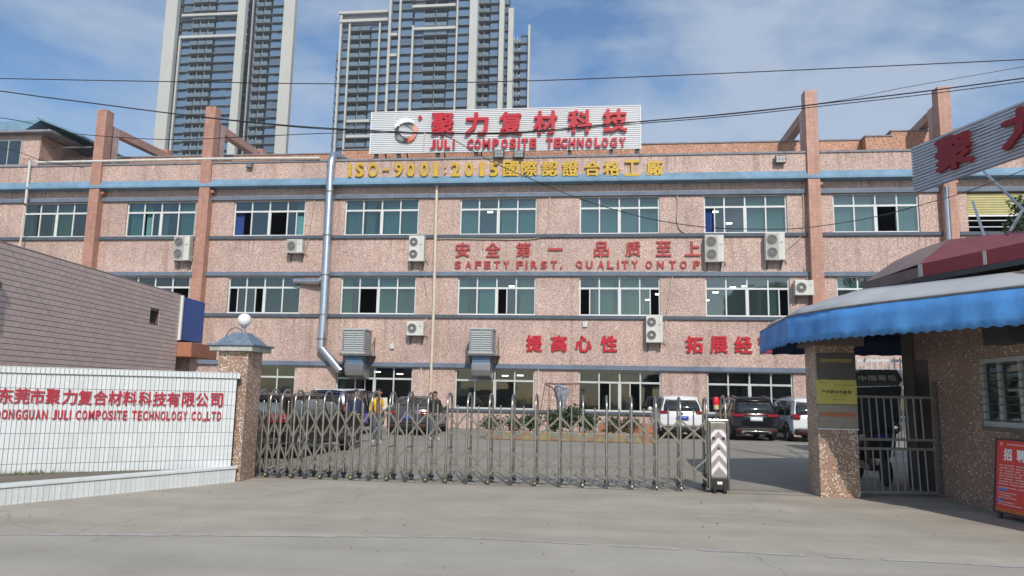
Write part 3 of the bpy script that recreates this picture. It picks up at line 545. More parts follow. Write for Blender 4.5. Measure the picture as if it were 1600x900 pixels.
# ---------------- pipes on the facade
PY = FY-.42
t = tag(MB().tube([on_y(40, 318, PY)+Vector((0, 0, 0)), on_y(47, 251, PY), on_y(60, 254, PY), on_y(200, 251, PY), on_y(345, 248, PY), on_y(500, 247, PY)], .07, 10).build('roof_pipe', M['ac_white'], smooth=40), 'thin galvanised pipe along the parapet top turning down at its left end', 'pipe')
tag(MB().tube([on_y(39, 322, PY), on_y(33, 372, PY), on_y(29, 396, PY)], .05, 8).build('drain_pipe', M['cream_paint'], smooth=40), 'short cream downpipe left of the first upper window', 'downpipe')
def ribbed(pts, r, step=.16):
    b = MB(); P = [Vector(p) for p in pts]
    out, rad = [], []
    for a, c in zip(P[:-1], P[1:]):
        n = max(2, int((c-a).length/step))
        for i in range(n):
            q = a+(c-a)*i/n; q2 = a+(c-a)*(i+.3)/n; out += [q, q2]; rad += [r, r*1.035]
    out.append(P[-1]); rad.append(r); b.tube(out, rad, 16); return b
DY = FY-.34
duct = thing('spiral_duct', 'tall spiral metal exhaust duct running down the facade with a side branch', 'duct', tuple(on_y(505, 545, DY)))
e0 = on_y(520, 243, DY+.1)
el = [Vector((e0.x+.45, DY+1.6, 13.72)), Vector((e0.x+.25, DY+.8, 13.75)), Vector((e0.x+.0, DY+.2, 13.7)), on_y(518.5, 252, DY), on_y(517, 262, DY)]
ribbed([on_y(517, 262, DY), on_y(506, 485, DY), on_y(502, 545, DY)], .215).build('vertical_duct', M['galv'], duct, smooth=30)
MB().tube(el, [.2, .21, .235, .235, .23], 16).build('elbow', M['galv'], duct, smooth=40)
ribbed([on_y(502, 543, DY), on_y(533, 580, DY-.15)], .20).build('lower_duct', M['galv'], duct, smooth=30)
ribbed([on_y(505, 434, DY), on_y(498, 440, DY), on_y(460, 439, DY+.25)], .15).build('branch_duct', M['galv'], duct, smooth=30)
for py_ in (300, 368, 430, 492, 530):
    c = on_y(518.5-(py_-252)*.057, py_, DY); MB().tube([c+Vector((0, 0, -.04)), c+Vector((0, 0, .04))], .235, 16).build('clamp', M['steel_dull'], duct, smooth=40)
    MB().box(c.x-.03, c.x+.03, c.y, FY, c.z-.03, c.z+.03).build('duct_bracket', M['bracket'], duct)
tag(MB().tube([on_y(683, 284, PY+.3), on_y(681, 340, PY+.3), on_y(678, 470, PY+.3), on_y(673, 600, PY+.3), on_y(671.5, 656, PY+.3), on_y(671, 672, PY+.3)], .075, 10).build('drain_pipe', M['cream_paint'], smooth=40), 'long cream downpipe between the third and fourth window columns', 'downpipe')
tag(MB().tube([on_y(498, 262, PY+.36), on_y(525, 250, PY+.36), on_y(519, 365, PY+.36), on_y(512, 500, PY+.36), on_y(508, 545, PY+.36)][1:], .022, 6).build('conduit', M['cable_pale'], smooth=40), 'thin pale conduit beside the spiral metal duct', 'conduit')
def hose(pts, label, r=.028, m='cable_pale'):
    P = [on_y(a, b, FY-.06) for a, b in pts]
    # smooth through the points
    out = []
    for i in range(len(P)-1):
        p0, p1, p2, p3 = P[max(i-1, 0)], P[i], P[i+1], P[min(i+2, len(P)-1)]
        for k in range(6):
            t = k/6; out.append(.5*((2*p1)+(p2-p0)*t+(2*p0-5*p1+4*p2-p3)*t*t+(3*p1-p0-3*p2+p3)*t**3))
    out.append(P[-1])
    return tag(MB().tube(out, r, 6).build('hose', M[m], smooth=60), label, 'hose')
hose([(681, 374), (700, 373), (790, 374), (840, 372), (855, 358), (858, 340), (859, 302)], 'pale hose bending along the sill from the long downpipe to right of the window')
hose([(1057, 298), (1059, 320), (1058, 345), (1064, 360), (1078, 366), (1100, 369)], 'thin hose looping down left of the fifth upper window')
hose([(1254, 298), (1256, 330), (1254, 362), (1244, 378), (1232, 388), (1228, 398)], 'pale hose looping down to the twin-fan conditioner beside the right column')
hose([(1051, 428), (1046, 465), (1042, 490), (1039, 512)], 'hose dropping to the twin-fan conditioner with white hubs under the windows')
hose([(500, 310), (496, 306), (491, 315), (485, 350), (481, 378), (476, 392)], 'pale hose left of the spiral duct feeding a small conditioner')
hose([(668, 424), (664, 440), (668, 470), (666, 500), (663, 515)], 'thin pale hose beside the long downpipe feeding the small conditioner')
hose([(1257, 420), (1262, 440), (1267, 462), (1268, 476)], 'hose hanging over the small conditioner beside the right column')
tag(MB().tube([on_y(565, 567, FY-.1), on_y(658, 569, FY-.1), on_y(657, 640, FY-.1)], .03, 6).build('conduit', M['white_alu'], smooth=30), 'white conduit running from the left cooler round the ground-floor window', 'conduit')
tag(MB().tube([on_y(766, 573, FY-.1), on_y(841, 573, FY-.1), on_y(840, 640, FY-.1)], .03, 6).build('conduit', M['white_alu'], smooth=30), 'white conduit from the right cooler round the ground-floor window', 'conduit')
for px_, py_, lb in ((613, 541, 'small white junction box right of the left cooler'), (914, 507, 'tiny white box above the red heart character')):
    c = on_y(px_, py_, FY); b = tag(MB().box(c.x-.11, c.x+.11, FY-.1, FY-.002, c.z-.13, c.z+.13).build('junction_box', M['ac_white'], bevel=.01), lb, 'junction box')

# ---------------- air conditioners
def make_ac(double, hub, w, h, d=.36):
    """front faces -Y, origin at the wall at the foot"""
    t = thing('air_conditioner', '', 'air conditioner')
    MB().box(-w/2, w/2, -d-.12, -.12, 0, h).build('casing', M['ac_white'], t, bevel=.015)
    fx = -w/2+w*.32; fr = min(w*.29, h*(.22 if double else .40)); zs_ = (h*.27, h*.74) if double else (h*.5,)
    for z in zs_:
        g = MB()
        g.lathe((fx, -d-.128, z), [(fr, .0), (fr, .006)], 24, 0, 'y')
        for q in (.97, .8, .62, .45): g.tube([(fx+fr*q*math.cos(a), -d-.14, z+fr*q*math.sin(a)) for a in [k*math.pi/10 for k in range(20)]], .008, 4, 1 if q > .9 else 2, closed=True)
        for k in range(8):
            a = k*math.pi/4; g.obox((fx+fr*.1*math.cos(a), -d-.136, z+fr*.1*math.sin(a)), (fx+fr*.97*math.cos(a), -d-.136, z+fr*.97*math.sin(a)), .01, .006, (0, 1, 0), 2)
        g.lathe((fx, -d-.15, z), [(fr*(.24 if hub else .14), 0), (fr*(.24 if hub else .14), .02)], 14, 1 if hub else 2, 'y')
        g.build('fan_grille', [M['ac_grille'], M['ac_hub'], M['bracket']], t)
    if not hub:
        b = MB(); b.box(-w/2+.02, fx+fr+.05, -d-.126, -d-.1205, .04, h-.04); b.build('front_panel', mat('ac_panel', (.40, .40, .36), .5), t)
    s = MB()
    for k in range(6): s.box(w/2-.01, w/2+.004, -d-.05, -.2, h*.25+k*h*.08, h*.25+k*h*.08+.012)
    s.build('side_louvre', M['ac_grille'], t)
    MB().box(w*.24, w*.4, -d-.127, -d-.1205, h*.62, h*.66).build('nameplate', M['trim_grey'], t)
    for sx in (-w*.36, w*.36):
        b = MB(); b.box(sx-.02, sx+.02, -d-.16, 0, -.05, -.006); b.obox((sx, -.01, -.38), (sx, -d-.1, -.05), .03, .03); b.box(sx-.02, sx+.02, -.03, 0, -.42, -.05); b.build('bracket', M['bracket'], t)
    MB().tube([(w/2, -.2, h*.22), (w/2+.07, -.18, h*.18), (w/2+.10, -.1, h*.05), (w/2+.12, -.04, -.12)], .02, 6).build('refrigerant_pipe', M['cable_pale'], t, smooth=True)
    return t
AC = {}
def place_ac(kind, pxl, pyt, pxr, pyb, label, group=None):
    a = on_y(pxl, pyb, FY-.45); b = on_y(pxr, pyt, FY-.45); w, h = b.x-a.x, b.z-a.z
    # side face seen beside the front takes a few pixels away from the front width
    if kind not in AC: AC[kind] = o = make_ac(kind[0] == 'd', kind[1] == 'h', w*.93, h)
    else: o = copy_tree(AC[kind])
    o.location = (a.x+w/2, FY, a.z); tag(o, label, 'air conditioner', 'air conditioners on the facade'); return o
place_ac('dh', 637, 368, 664, 408, 'twin-fan conditioner with white hubs left of the long downpipe')
place_ac('dh', 1007, 494, 1038, 535, 'twin-fan conditioner with white hubs between the two red lower slogans')
place_ac('dg', 1101, 367, 1132, 409, 'twin-fan conditioner covering the end of the red safety slogan')
place_ac('dg', 1195, 364, 1228, 406, 'twin-fan conditioner with bare brackets under the window beside the right column')
place_ac('dg', 268, 370, 299, 407, 'twin-fan conditioner beside the second tiled column from the left')
place_ac('sg', 446, 374, 474, 395, 'small single-fan conditioner under the window left of the spiral duct')
place_ac('sh', 634, 502, 663, 524, 'yellowed single-fan conditioner below the twin-fan unit at the long downpipe')
place_ac('sh', 1246, 437, 1268, 461, 'small single-fan conditioner tucked against the right tiled column')

# ---------------- evaporative coolers with ducts
def make_cooler():
    t = thing('evaporative_cooler', '', 'cooler')
    w, h, d = 1.12, 1.12, 1.0
    MB().box(-w/2+.03, w/2-.03, -d-.22, -.25, .02, h-.04).build('core', M['ac_grille'], t)
    f = MB()
    for x in (-w/2, w/2-.07):
        for y in (-d-.25, -.29): f.box(x, x+.07, y, y+.07, 0, h-.05)
    f.build('corner_posts', M['trim_grey'], t)
    MB().box(-w/2-.02, w/2+.02, -d-.27, -.2, h-.06, h+.03).build('lid', mat('cooler_lid', (.45, .47, .46), .5), t, bevel=.02)
    MB().box(-w/2-.02, w/2+.02, -d-.27, -.2, -.08, .04).build('base_pan', mat('cooler_lid', (.45, .47, .46), .5), t, bevel=.02)
    pan = mat('cooler_slat', (.42, .46, .46), .5)
    sl = MB().obox((-.5, 0, 0), (.5, 0, 0), .012, .07, (0, .5, 1)).build('louvre', pan); me = sl.data; bpy.data.objects.remove(sl)
    for cx, cw in ((-.26, .44), (.26, .44)):
        for k in range(9): inst('louvre', me, t, (cx, -d-.24, .11+k*.105), None, (cw, 1, 1))
    for k in range(9): inst('louvre', me, t, (w/2-.02, -d/2-.25, .11+k*.105), (0, 0, R(90)), (.8, 1, 1))
    MB().box(-.02, .02, -d-.27, -d-.22, .06, h-.08).build('centre_bar', pan, t)
    b = MB(); b.box(-w/2-.14, w/2+.22, -d-.3, 0, -.16, -.10)
    for x in (-w/2-.1, w/2+.12): b.obox((x, -.02, .75), (x, -d-.2, -.12), .03, .03); b.box(x-.02, x+.02, -.05, 0, -.6, .8); b.obox((x, -.02, -.6), (x, -d*.6, -.14), .03, .03)
    b.build('support_frame', M['bracket'], t)
    # chute: blue collar above, bare metal elbow turning into the wall
    MB().box(-.42, .42, -d-.05, -.35, -.52, -.162).build('duct_collar', mat('duct_blue', (.13, .22, .34), .4, .3), t)
    MB().prism([(-.45, -d-.08, -.5), (-.45, -.32, -.5), (-.45, .12, -.66), (-.45, .12, -1.22), (-.45, -.45, -1.22), (-.45, -d+.1, -1.08), (-.45, -d-.06, -.85)], (.9, 0, 0)).build('duct_elbow', M['galv'], t, bevel=.02)
    return t
c0 = make_cooler(); c0.location = (on_y(554, 554, FY-1.0).x, FY, on_y(554, 553, FY-1.2).z+.08); tag(c0, 'grey louvred rooftop-type cooler with duct above the leftmost visible wide window', 'cooler', 'louvred coolers on the facade')
c0['label'] = 'grey louvred cooler beside the foot of the spiral duct'
c1 = copy_tree(c0); c1.location = (on_y(752, 554, FY-1.0).x, FY, on_y(752, 553, FY-1.2).z+.08); tag(c1, 'grey louvred cooler right of the long cream downpipe', 'cooler', 'louvred coolers on the facade')

# ---------------- floodlights
def make_flood():
    t = thing('floodlight', '', 'floodlight')
    MB().box(-.22, .22, -.12, 0, -.17, .17).build('housing', M['dark_metal'], t, bevel=.02)
    b = MB()
    for i in range(3):
        for j in range(2): b.box(-.18+i*.125, -.07+i*.125, -.135, -.121, -.13+j*.14, -.01+j*.14)
    b.build('lens', M['trim_grey'], t)
    MB().tube([(-.24, -.05, 0), (-.24, .12, .1), (-.02, .3, .3), (.24, .12, .1), (.24, -.05, 0)], .018, 6).build('yoke', M['dark_metal'], t, smooth=True)
    return t
fl0 = None
for px_, py_, lb in ((390, 259, 'small floodlight on the parapet right of the second column'), (1219, 250, 'black floodlight on the parapet left of the right column'), (780, 242, 'square floodlight hanging under the rooftop sign'), (811, 242, 'dark floodlight under the rooftop sign beside the square one')):
    o = make_flood() if fl0 is None else copy_tree(fl0)
    if fl0 is None: fl0 = o
    o.location = on_y(px_, py_, FY-.45); tag(o, lb, 'floodlight', 'floodlights along the parapet')
    o.scale = (.7, .7, .7) if px_ == 390 else (1.15, 1.15, 1.15)

# ---------------- rooftop sign
BY = FY-.35
sg = thing('rooftop_sign', 'white ribbed rooftop signboard with red characters and a ring logo', 'sign', tuple(on_y(790, 240, BY)))
TL, TR, BL, BR = on_y(580, 177, BY), on_y(1000, 165, BY), on_y(580, 240, BY), on_y(1000, 233, BY)
zt, zb = (TL.z+TR.z)/2, (BL.z+BR.z)/2; xl, xr = TL.x+.05, TR.x
MB().box(xl, xr, BY+.02, BY+.05, zb, zt).build('backing_sheet', M['sign_gap'], sg)
nr = 22; pitch = (zt-zb)/nr
rib = MB().prism([(0, 0, .0), (0, -.035, .012), (0, -.035, pitch*.62), (0, 0, pitch*.72)], (1, 0, 0)).build('rib', M['sign_white']); rme = rib.data; bpy.data.objects.remove(rib)
for k in range(nr): inst('rib', rme, sg, Vector((xl, BY+.02, zb+k*pitch))-Vector(sg.location), None, (xr-xl, 1, 1))
e = MB(); e.box(xl-.04, xl, BY-.04, BY+.06, zb-.03, zt+.03); e.box(xr, xr+.04, BY-.04, BY+.06, zb-.03, zt+.03); e.box(xl, xr, BY-.03, BY+.06, zt, zt+.04); e.build('edge_trim', M['sign_white'], sg)
for px_ in (588, 623, 684, 744, 813, 890, 955, 996):
    c = on_y(px_, 240, BY+.15); MB().box(c.x-.09, c.x+.09, BY+.08, BY+.25, 13.42, zt-.1).build('post', M['dark_metal'], sg)
    MB().obox((c.x, BY+.2, zt-.3), (c.x, 38.2, 13.2), .06, .06).build('rear_stay', M['dark_metal'], sg)
CN = '/'.join('聚力复材科技')
def py_lerp(px, y0, y1): return y0+(y1-y0)*(px-580)/420
for ch, px_, dy in zip('聚力复材科技', (692, 745, 798, 852, 906, 961), (194.5, 194, 193, 191.5, 190, 188)):
    c = on_y(px_, dy, BY-.14); h = abs(on_y(px_, dy-18, BY-.14).z-on_y(px_, dy+18, BY-.14).z)
    put_char(ch, c, X, Z, h, sg, M['red_letter_bright'], .035, .12, w=1.2, hfix=True)
lat = [('J', 681), ('U', 688.5), ('L', 700), ('I', 709.5), ('C', 735), ('O', 746.5), ('M', 760), ('P', 774.5), ('O', 788.5), ('S', 801.5), ('I', 811), ('T', 820), ('E', 833), ('T', 858.5), ('E', 871), ('C', 882), ('H', 894), ('N', 907), ('O', 920.5), ('L', 934), ('O', 945.5), ('G', 959), ('Y', 973)]
lat[0:4] = [('J', 676.5), ('U', 687.5), ('L', 699), ('I', 709)]
for ch, px_ in lat:
    y = 225.8-(px_-677)*.0125; c = on_y(px_, y, BY-.12); h = .50
    put_char(ch, c, X, Z, h, sg, M['red_letter_bright'], .045, .10, w=.10 if ch == 'I' else (.30 if ch in 'JUL' else .33 if ch != 'M' else .39), name='letter')
# ring logo: white sweep above, black crescent at lower left, pink and orange sweep at right
def crescent(cx, cz, r, a0, a1, w0, wm, w1, rx=1.0, n=22, wob=0):
    o, i_ = [], []
    for k in range(n+1):
        t = k/n; a = R(a0+(a1-a0)*t); w = (w0+(wm-w0)*math.sin(math.pi*t) if t < .5 else w1+(wm-w1)*math.sin(math.pi*t))
        o.append((cx+rx*(r+w/2)*math.cos(a), cz+(r+w/2)*math.sin(a))); i_.append((cx+rx*(r-w/2)*math.cos(a), cz+(r-w/2)*math.sin(a)))
    return o+i_[::-1]
lc = on_y(634.5, 204.5, BY-.1); R0 = .50
def logo(pts, m, y0, lb=None): MB().prism([(p[0], y0, p[1]) for p in pts], (0, .06, 0)).build('logo_piece', m, sg)
logo(crescent(lc.x, lc.z, R0+.06, 168, 40, .02, .26, .03, 1.05), M['sign_white'], BY-.16)
logo([(lc.x-.66, lc.z+.22), (lc.x-.50, lc.z+.46), (lc.x-.28, lc.z+.40), (lc.x-.36, lc.z+.26)], M['sign_white'], BY-.15)
logo(crescent(lc.x, lc.z, R0-.02, 150, 284, .03, .28, .20, .98), M['logo_black'], BY-.15)
logo(crescent(lc.x, lc.z, R0, 278, 335, .26, .26, .18, 1.0), M['logo_orange'], BY-.14)
logo(crescent(lc.x, lc.z, R0, 337, 398, .18, .22, .03, 1.0), M['logo_pink'], BY-.13)
logo(crescent(lc.x+.02, lc.z+.02, R0-.16, 120, 20, .01, .06, .01, 1.0), M['logo_black'], BY-.17)
for k in range(3): logo(crescent(lc.x-.02, lc.z-.02, R0-.09+k*.07, 205, 262, .005, .022, .005), M['sign_white'], BY-.165)
for k in range(3): logo(crescent(lc.x, lc.z, R0-.08+k*.07, 290, 350, .005, .02, .005), M['sign_white'], BY-.165)
dc = on_y(656.5, 184, BY-.1); logo([(dc.x-.12, dc.z), (dc.x, dc.z+.14), (dc.x+.12, dc.z), (dc.x, dc.z-.14)], M['red_letter_bright'], BY-.14)

# ---------------- lettering on the facade
def facade_line(name, label, items, y_plane, mt, bold, depth, hpx=None, h=None, w=None, nm='character'):
    t = thing(name, label, 'lettering', tuple(on_y(items[0][1], items[0][2]+12, y_plane)))
    for it in items:
        ch, px_, py_ = it[:3]; ww = it[3] if len(it) > 3 else w; hh = it[4] if len(it) > 4 else h
        put_char(ch, on_y(px_, py_, y_plane), X, Z, hh, t, mt, bold, depth, w=ww, name=nm)
    return t
iy = FY-.40
isoL = [('I', 546.7, .14), ('S', 562, .44), ('O', 582.7, .5), ('-', 602.7, .34), ('9', 623, .44), ('0', 641.7, .42), ('0', 663, .42), ('1', 681, .24), (':', 696, .10), ('2', 711.7, .46), ('0', 733, .42), ('1', 753, .24), ('5', 771.7, .44)]
items = [(c, p, 265.5-(p-546)*.0045, w, .10 if c == '-' else (.42 if c == ':' else .74)) for c, p, w in isoL]
items += [(c, p, 263.8-(p-798)*.006, .80, .80) for c, p in zip('國際認證合格工廠', (798, 827, 859, 891, 925.6, 956, 988, 1023))]
facade_line('certificate_lettering', 'yellow quality-certificate lettering along the parapet under the rooftop sign', items, iy, M['yellow_letter'], .03, .08)
sy = FY-.06
facade_line('slogan_lettering', 'faded red safety slogan characters with spaced letters under the top-floor sills', [(c, p, 390.5-(p-723)*.006, .74, .12 if c == '一' else .74) for c, p in zip('安全第一品质至上', (723, 770, 818, 868, 940, 989, 1037, 1082))], sy, M['red_faded'], .025, .05)
lt = [('S', 715.5), ('A', 732), ('F', 747), ('E', 761.5), ('T', 776.5), ('Y', 791), ('F', 812), ('I', 823), ('R', 834.5), ('S', 850), ('T', 865.5), (',', 877), ('Q', 905), ('U', 921), ('A', 939), ('L', 954), ('I', 966), ('T', 976.5), ('Y', 992), ('O', 1014), ('N', 1032), ('T', 1051), ('O', 1068), ('P', 1089)]
facade_line('slogan_lettering', 'small spaced red latin letters in a row under the red safety slogan', [(c, p, (413.6 if c != ',' else 418.5), {'I': .09, ',': .1}.get(c, .32), .14 if c == ',' else .38) for c, p in lt], sy, M['red_faded'], .03, .05, nm='letter')
facade_line('slogan_lettering', 'bright red four-character slogan left of the white-hubbed conditioner', [(c, p, 536.5+(p-834)*.006, .8, .8) for c, p in zip('提高心性', (834.6, 873.4, 911.7, 951.6))], sy, M['red_letter_bright'], .04, .06)
facade_line('slogan_lettering', 'bright red slogan disappearing behind the blue awning', [(c, p, 538.5, .82, .8) for c, p in zip('拓展经营', (1085, 1123.6, 1161.5, 1199))], sy, M['red_letter_bright'], .04, .06)

# ================================================================== TOWERS
def tower(label, Y, segs, z0, top, hbars=(), z_floor=3.0, loc_x=0, low=0.0):
    """segs: list of (kind, px0, px1, depth offset, top z or None); px read at the height of pixel row 120"""
    t = thing('residential_tower', label, 'tower block', (loc_x, Y+10, 0))
    glass_me = {}
    def gm(nm, m):
        if nm not in glass_me: o = MB().box(0, 1, 0, 1, 0, 1).build(nm, m); glass_me[nm] = o.data; bpy.data.objects.remove(o)
        return glass_me[nm]
    off = Vector(t.location)
    ops = MB(); slabs = MB(); core = MB(); posts = MB(); rails = MB()
    xmin = min(on_y(s[1], 120, Y+s[3]).x for s in segs); xmax = max(on_y(s[2], 120, Y+s[3]).x for s in segs)
    for kind, pa, pb, dp, tz in segs:
        y = Y+dp; x0, x1 = on_y(pa, 120, y).x, on_y(pb, 120, y).x; zt = tz or top
        if kind == 'fin':
            MB().box(x0, x1, y-.6, y+1.2, 0, zt+1.2).build('fin_wall', M['tower_cream'], t); continue
        if kind == 'line':
            MB().box(x0, x1, y-.45, y+.3, z0-3, zt+.4).build('vertical_trim', M['tower_cream'], t); continue
        MB().box(x0, x1, y+1.6, y+4, 0, zt-.3).build('shaft', M['tower_dark'], t)
        n = int((zt-z0)/z_floor)+1
        for k in range(n):
            z = z0+k*z_floor
            if z+2.1 > zt: break
            if kind == 'glass':
                # blue spandrel band below, dark window recess above, thin slab edge
                inst('spandrel', gm('spandrel', M['tower_glass']) if random.random() < .75 else gm('spandrel_dull', mat('tower_glass_dull', (.12, .17, .23), .2, .2, var=.2)), t, Vector((x0+.05, y, z+.15))-off, None, (x1-x0-.1, .2, 1.75))
                nn = max(1, round((x1-x0)/2.6)); vr = random.random()
                for j in range(nn):
                    a = x0+(x1-x0)*j/nn; inst('window', gm('window', M['tower_pane']) if random.random() < .8 else gm('window_pale', mat('tower_curtain', (.16, .18, .20), .3, var=.3)), t, Vector((a+.1, y+.55, z+1.95))-off, None, ((x1-x0)/nn-.2, .15, z_floor-2.0))
                slabs.box(x0, x1, y-.12, y+1.6, z-.08, z+.12)
            elif kind == 'balc':
                slabs.box(x0, x1, y-1.1, y+1.6, z-.07, z+.13)
                nn = max(2, round((x1-x0)/3.2))
                for j in range(nn):
                    a = x0+(x1-x0)*j/nn; w = (x1-x0)/nn
                    inst('balcony_glass', gm('balcony_glass', M['tower_rail']), t, Vector((a+.12, y-1.05, z+.2))-off, None, (w-.24, .06, 1.1))
                    posts.box(a-.07, a+.05, y-.2, y+.1, z+.18, z+z_floor-.1)
                    if random.random() < .6: posts.box(a+w*.45, a+w*.45+.5, y+.2, y+.7, z+1.1, z+1.9)
                    posts.box(a+w*.15, a+w*.22, y+1.2, y+1.5, z+.2, z+2.7)
                    core.box(a+w*.3, a+w*.9, y+1.3, y+1.55, z+.3, z+2.5)
            elif kind == 'dark':
                slabs.box(x0, x1, y+.4, y+1.6, z-.1, z+.15)
                inst('window', gm('window', M['tower_pane']), t, Vector((x0+.1, y+.7, z+.9))-off, None, (x1-x0-.2, .15, 1.6))
    if slabs.f: slabs.build('floor_slab', M['tower_slab'], t)['kind'] = 'stuff'
    if posts.f: posts.build('balcony_post', M['tower_white'], t)['kind'] = 'stuff'
    if core.f: core.build('balcony_window', M['tower_pane'], t)['kind'] = 'stuff'
    for pa, pb, py_, dp in hbars:
        a = on_y(pa, py_, Y+dp); b = on_y(pb, py_, Y+dp)
        MB().box(a.x, b.x, Y+dp-.5, Y+dp+.4, a.z-.42, a.z+.42).build('cross_trim', M['tower_cream'], t)
    if 'stepped' in label: MB().box(CROWN[0].x, CROWN[1].x, Y+.3, Y+1.2, CROWN[1].z-.5, CROWN[0].z+.6).build('crown_panel', mat('crown_grey', (.30, .31, .35), .6), t)
    MB().box(xmin+4, xmax-14, Y+14, Y+24, 0, top-20).build('rear_block', M['tower_slab'], t)
    return t
TY = 215
CROWN = on_y(532, 22, TY), on_y(605, 34, TY)
tower('tall glass apartment tower with a broad cream fin at its left edge', TY,
      [('fin', 251, 269, -1, None), ('glass', 269.5, 276, 1.5, None), ('line', 275.5, 278, 0, on_y(278, 60, TY).z), ('glass', 277.5, 295, .6, None), ('balc', 295, 331, 1.0, None), ('glass', 331, 364.5, .6, None),
       ('fin', 365, 377, -1, None), ('dark', 377.5, 388, 6, None), ('line', 387.5, 389, 6, None), ('glass', 389, 395, 8, None), ('balc', 395, 419, 5, None), ('glass', 419, 437, 4, None), ('fin', 437.5, 455, 3, None)],
      60, 136, [(282, 372, 59, -.2), (285, 374, 25, -.2)], loc_x=-120)
tower('stepped glass apartment tower with a lower left wing behind the rooftop sign', TY,
      [('glass', 523, 527.5, 8, on_y(525, 60, TY).z), ('line', 527.5, 530.5, -.3, on_y(530, 21, TY).z), ('glass', 530.5, 542, .6, on_y(540, 32, TY).z), ('line', 541.5, 544, -.1, on_y(542, 33, TY).z), ('balc', 544, 577, 1.4, on_y(560, 36, TY).z), ('glass', 577, 589, .6, on_y(580, 36, TY).z), ('line', 589, 591.5, -.1, on_y(590, 33, TY).z), ('glass', 591.5, 604, .6, on_y(600, 32, TY).z),
       ('line', 604, 607.5, -1.2, None), ('glass', 607.5, 620, -.4, None), ('line', 620, 623, -1.2, None), ('glass', 623, 641, -.6, None), ('line', 641, 644, -1.4, on_y(643, 46, TY).z), ('glass', 644, 660, -.2, None), ('balc', 660, 697, .4, None), ('glass', 697, 710, -.2, None), ('line', 710.5, 713, -1.4, None), ('glass', 713, 731, -.6, None),
       ('fin', 731.5, 744, -2, None), ('balc', 746, 764, 4, None), ('glass', 764, 778, 3, None), ('fin', 778.5, 786, 1, None), ('glass', 786.5, 793, 4, None), ('fin', 793, 801, 2, on_y(797, 14, TY).z), ('balc', 802.5, 812, 8, on_y(808, 38, TY).z), ('glass', 812, 824, 7, on_y(815, 38, TY).z), ('fin', 824.5, 827.5, 5, on_y(826, 33, TY).z)],
      60, 136, [(530, 606, 21, -.6), (531, 606, 34, -.6), (645, 712, 46, -1), (645, 712, 11, -1), (607, 621, 55, -1), (606, 620, 87, -1), (542, 578, 190, -.3), (541, 578, 214, -.3)], loc_x=-60)

# ================================================================== LEFT: NEIGHBOUR BUILDING
lbp = on_z(0, 373, 4.5); rbp = on_z(283, 458, 4.5)
bu = Vector((rbp.x-lbp.x, rbp.y-lbp.y, 0)).normalized(); bn = Vector((bu.y, -bu.x, 0)); BLn = (Vector((rbp.x, rbp.y, 0))-Vector((lbp.x, lbp.y, 0))).length
lb = thing('low_building', 'low building faced in long dusty pink tiles behind the white sign wall', 'building', (rbp.x-3, rbp.y-4, 0))
P0 = (lbp.x, lbp.y); START = -3.6
holeA = on_plane(234.5, 484, Vector((lbp.x, lbp.y, 0)), bn); holeB = on_plane(247, 506, Vector((lbp.x, lbp.y, 0)), bn)
hl0 = (Vector((holeA.x, holeA.y, 0))-Vector((P0[0], P0[1], 0))).dot(bu); hl1 = (Vector((holeB.x, holeB.y, 0))-Vector((P0[0], P0[1], 0))).dot(bu); hz1, hz0 = holeA.z, holeB.z
b = MB()
TT = .014
for (l0, l1, z0, z1) in ((START, hl0, 0, 4.44), (hl1, BLn, 0, 4.44), (hl0, hl1, 0, hz0), (hl0, hl1, hz1, 4.44)): b.wbox(P0, bu, bn, l0, l1, -.3, 0, z0, z1)
b.build('side_wall', M['siding_dark'], lb)
b = MB(); b.wbox(P0, bu, bn, hl0, hl1, -.32, -.28, hz0, hz1); b.build('vent_back', M['white_tile'], lb)
b = MB(); b.wbox(P0, bu, bn, START, BLn, -7, -.301, 0, 4.43); b.build('body', M['siding'], lb)
b = MB(); b.wbox(P0, bu, bn, START-.05, BLn+.01, -7, .012, 4.442, 4.462); b.build('coping', mat('siding_cap', (.42, .35, .31), .6), lb)
RH = .117; TWD = .235; zrow0 = 4.44-RH*31
tl_me = MB(); tl_me.box(0, TWD-.004, 0, TT, 0, RH-.013)
tiles = []
nrow = 31
l = 0; ncol = int((BLn-START)/TWD)
for r_ in range(nrow):
    z = 4.44-(r_+1)*RH; sh_ = 0 if r_ % 2 else TWD/2
    for c in range(-1, ncol+1):
        l0 = max(START, START+c*TWD+sh_); l1 = min(BLn, START+(c+1)*TWD+sh_)-.004
        if l1-l0 < .03: continue
        if l1 > hl0 and l0 < hl1 and z+RH > hz0 and z < hz1:
            if l0 < hl0: l1 = hl0
            elif l1 > hl1: l0 = hl1
            else: continue
            if l1-l0 < .02: continue
        tiles.append((l0, l1, z))
def seen_l(t_): return t_[0] > .05 and t_[2] > 1.9
vis = sorted([t_ for t_ in tiles if seen_l(t_)], key=lambda t_: t_[0])[:300]; vset = set(vis)
SID = []
for k, q in enumerate((.96, .98, 1.0, 1.02, 1.05)):
    SID.append(mat('siding_tone_%d' % k, (.68*q, .535*q, .48*q), .5, var=.08, vscale=2.5))
rest = MB()
rotz = math.atan2(bu.y, bu.x)
tm = []
for k in range(5):
    o = MB().box(0, 1, -TT, 0, 0, RH-.013).build('tile', SID[k]); tm.append(o.data); bpy.data.objects.remove(o)
for q in tiles:
    if q in vset:
        # local frame: x along the wall, outward normal is -y of the rotated box
        p = Vector((P0[0], P0[1], 0))+bu*q[0]+Vector((0, 0, q[2]))
        inst('tile', random.choice(tm), lb, p-Vector(lb.location), (0, 0, rotz), (q[1]-q[0], 1, 1))
    else: rest.wbox(P0, bu, bn, q[0], q[1], 0, TT, q[2], q[2]+RH-.013, random.randrange(5))
rest.build('tile', SID, lb)['kind'] = 'stuff'
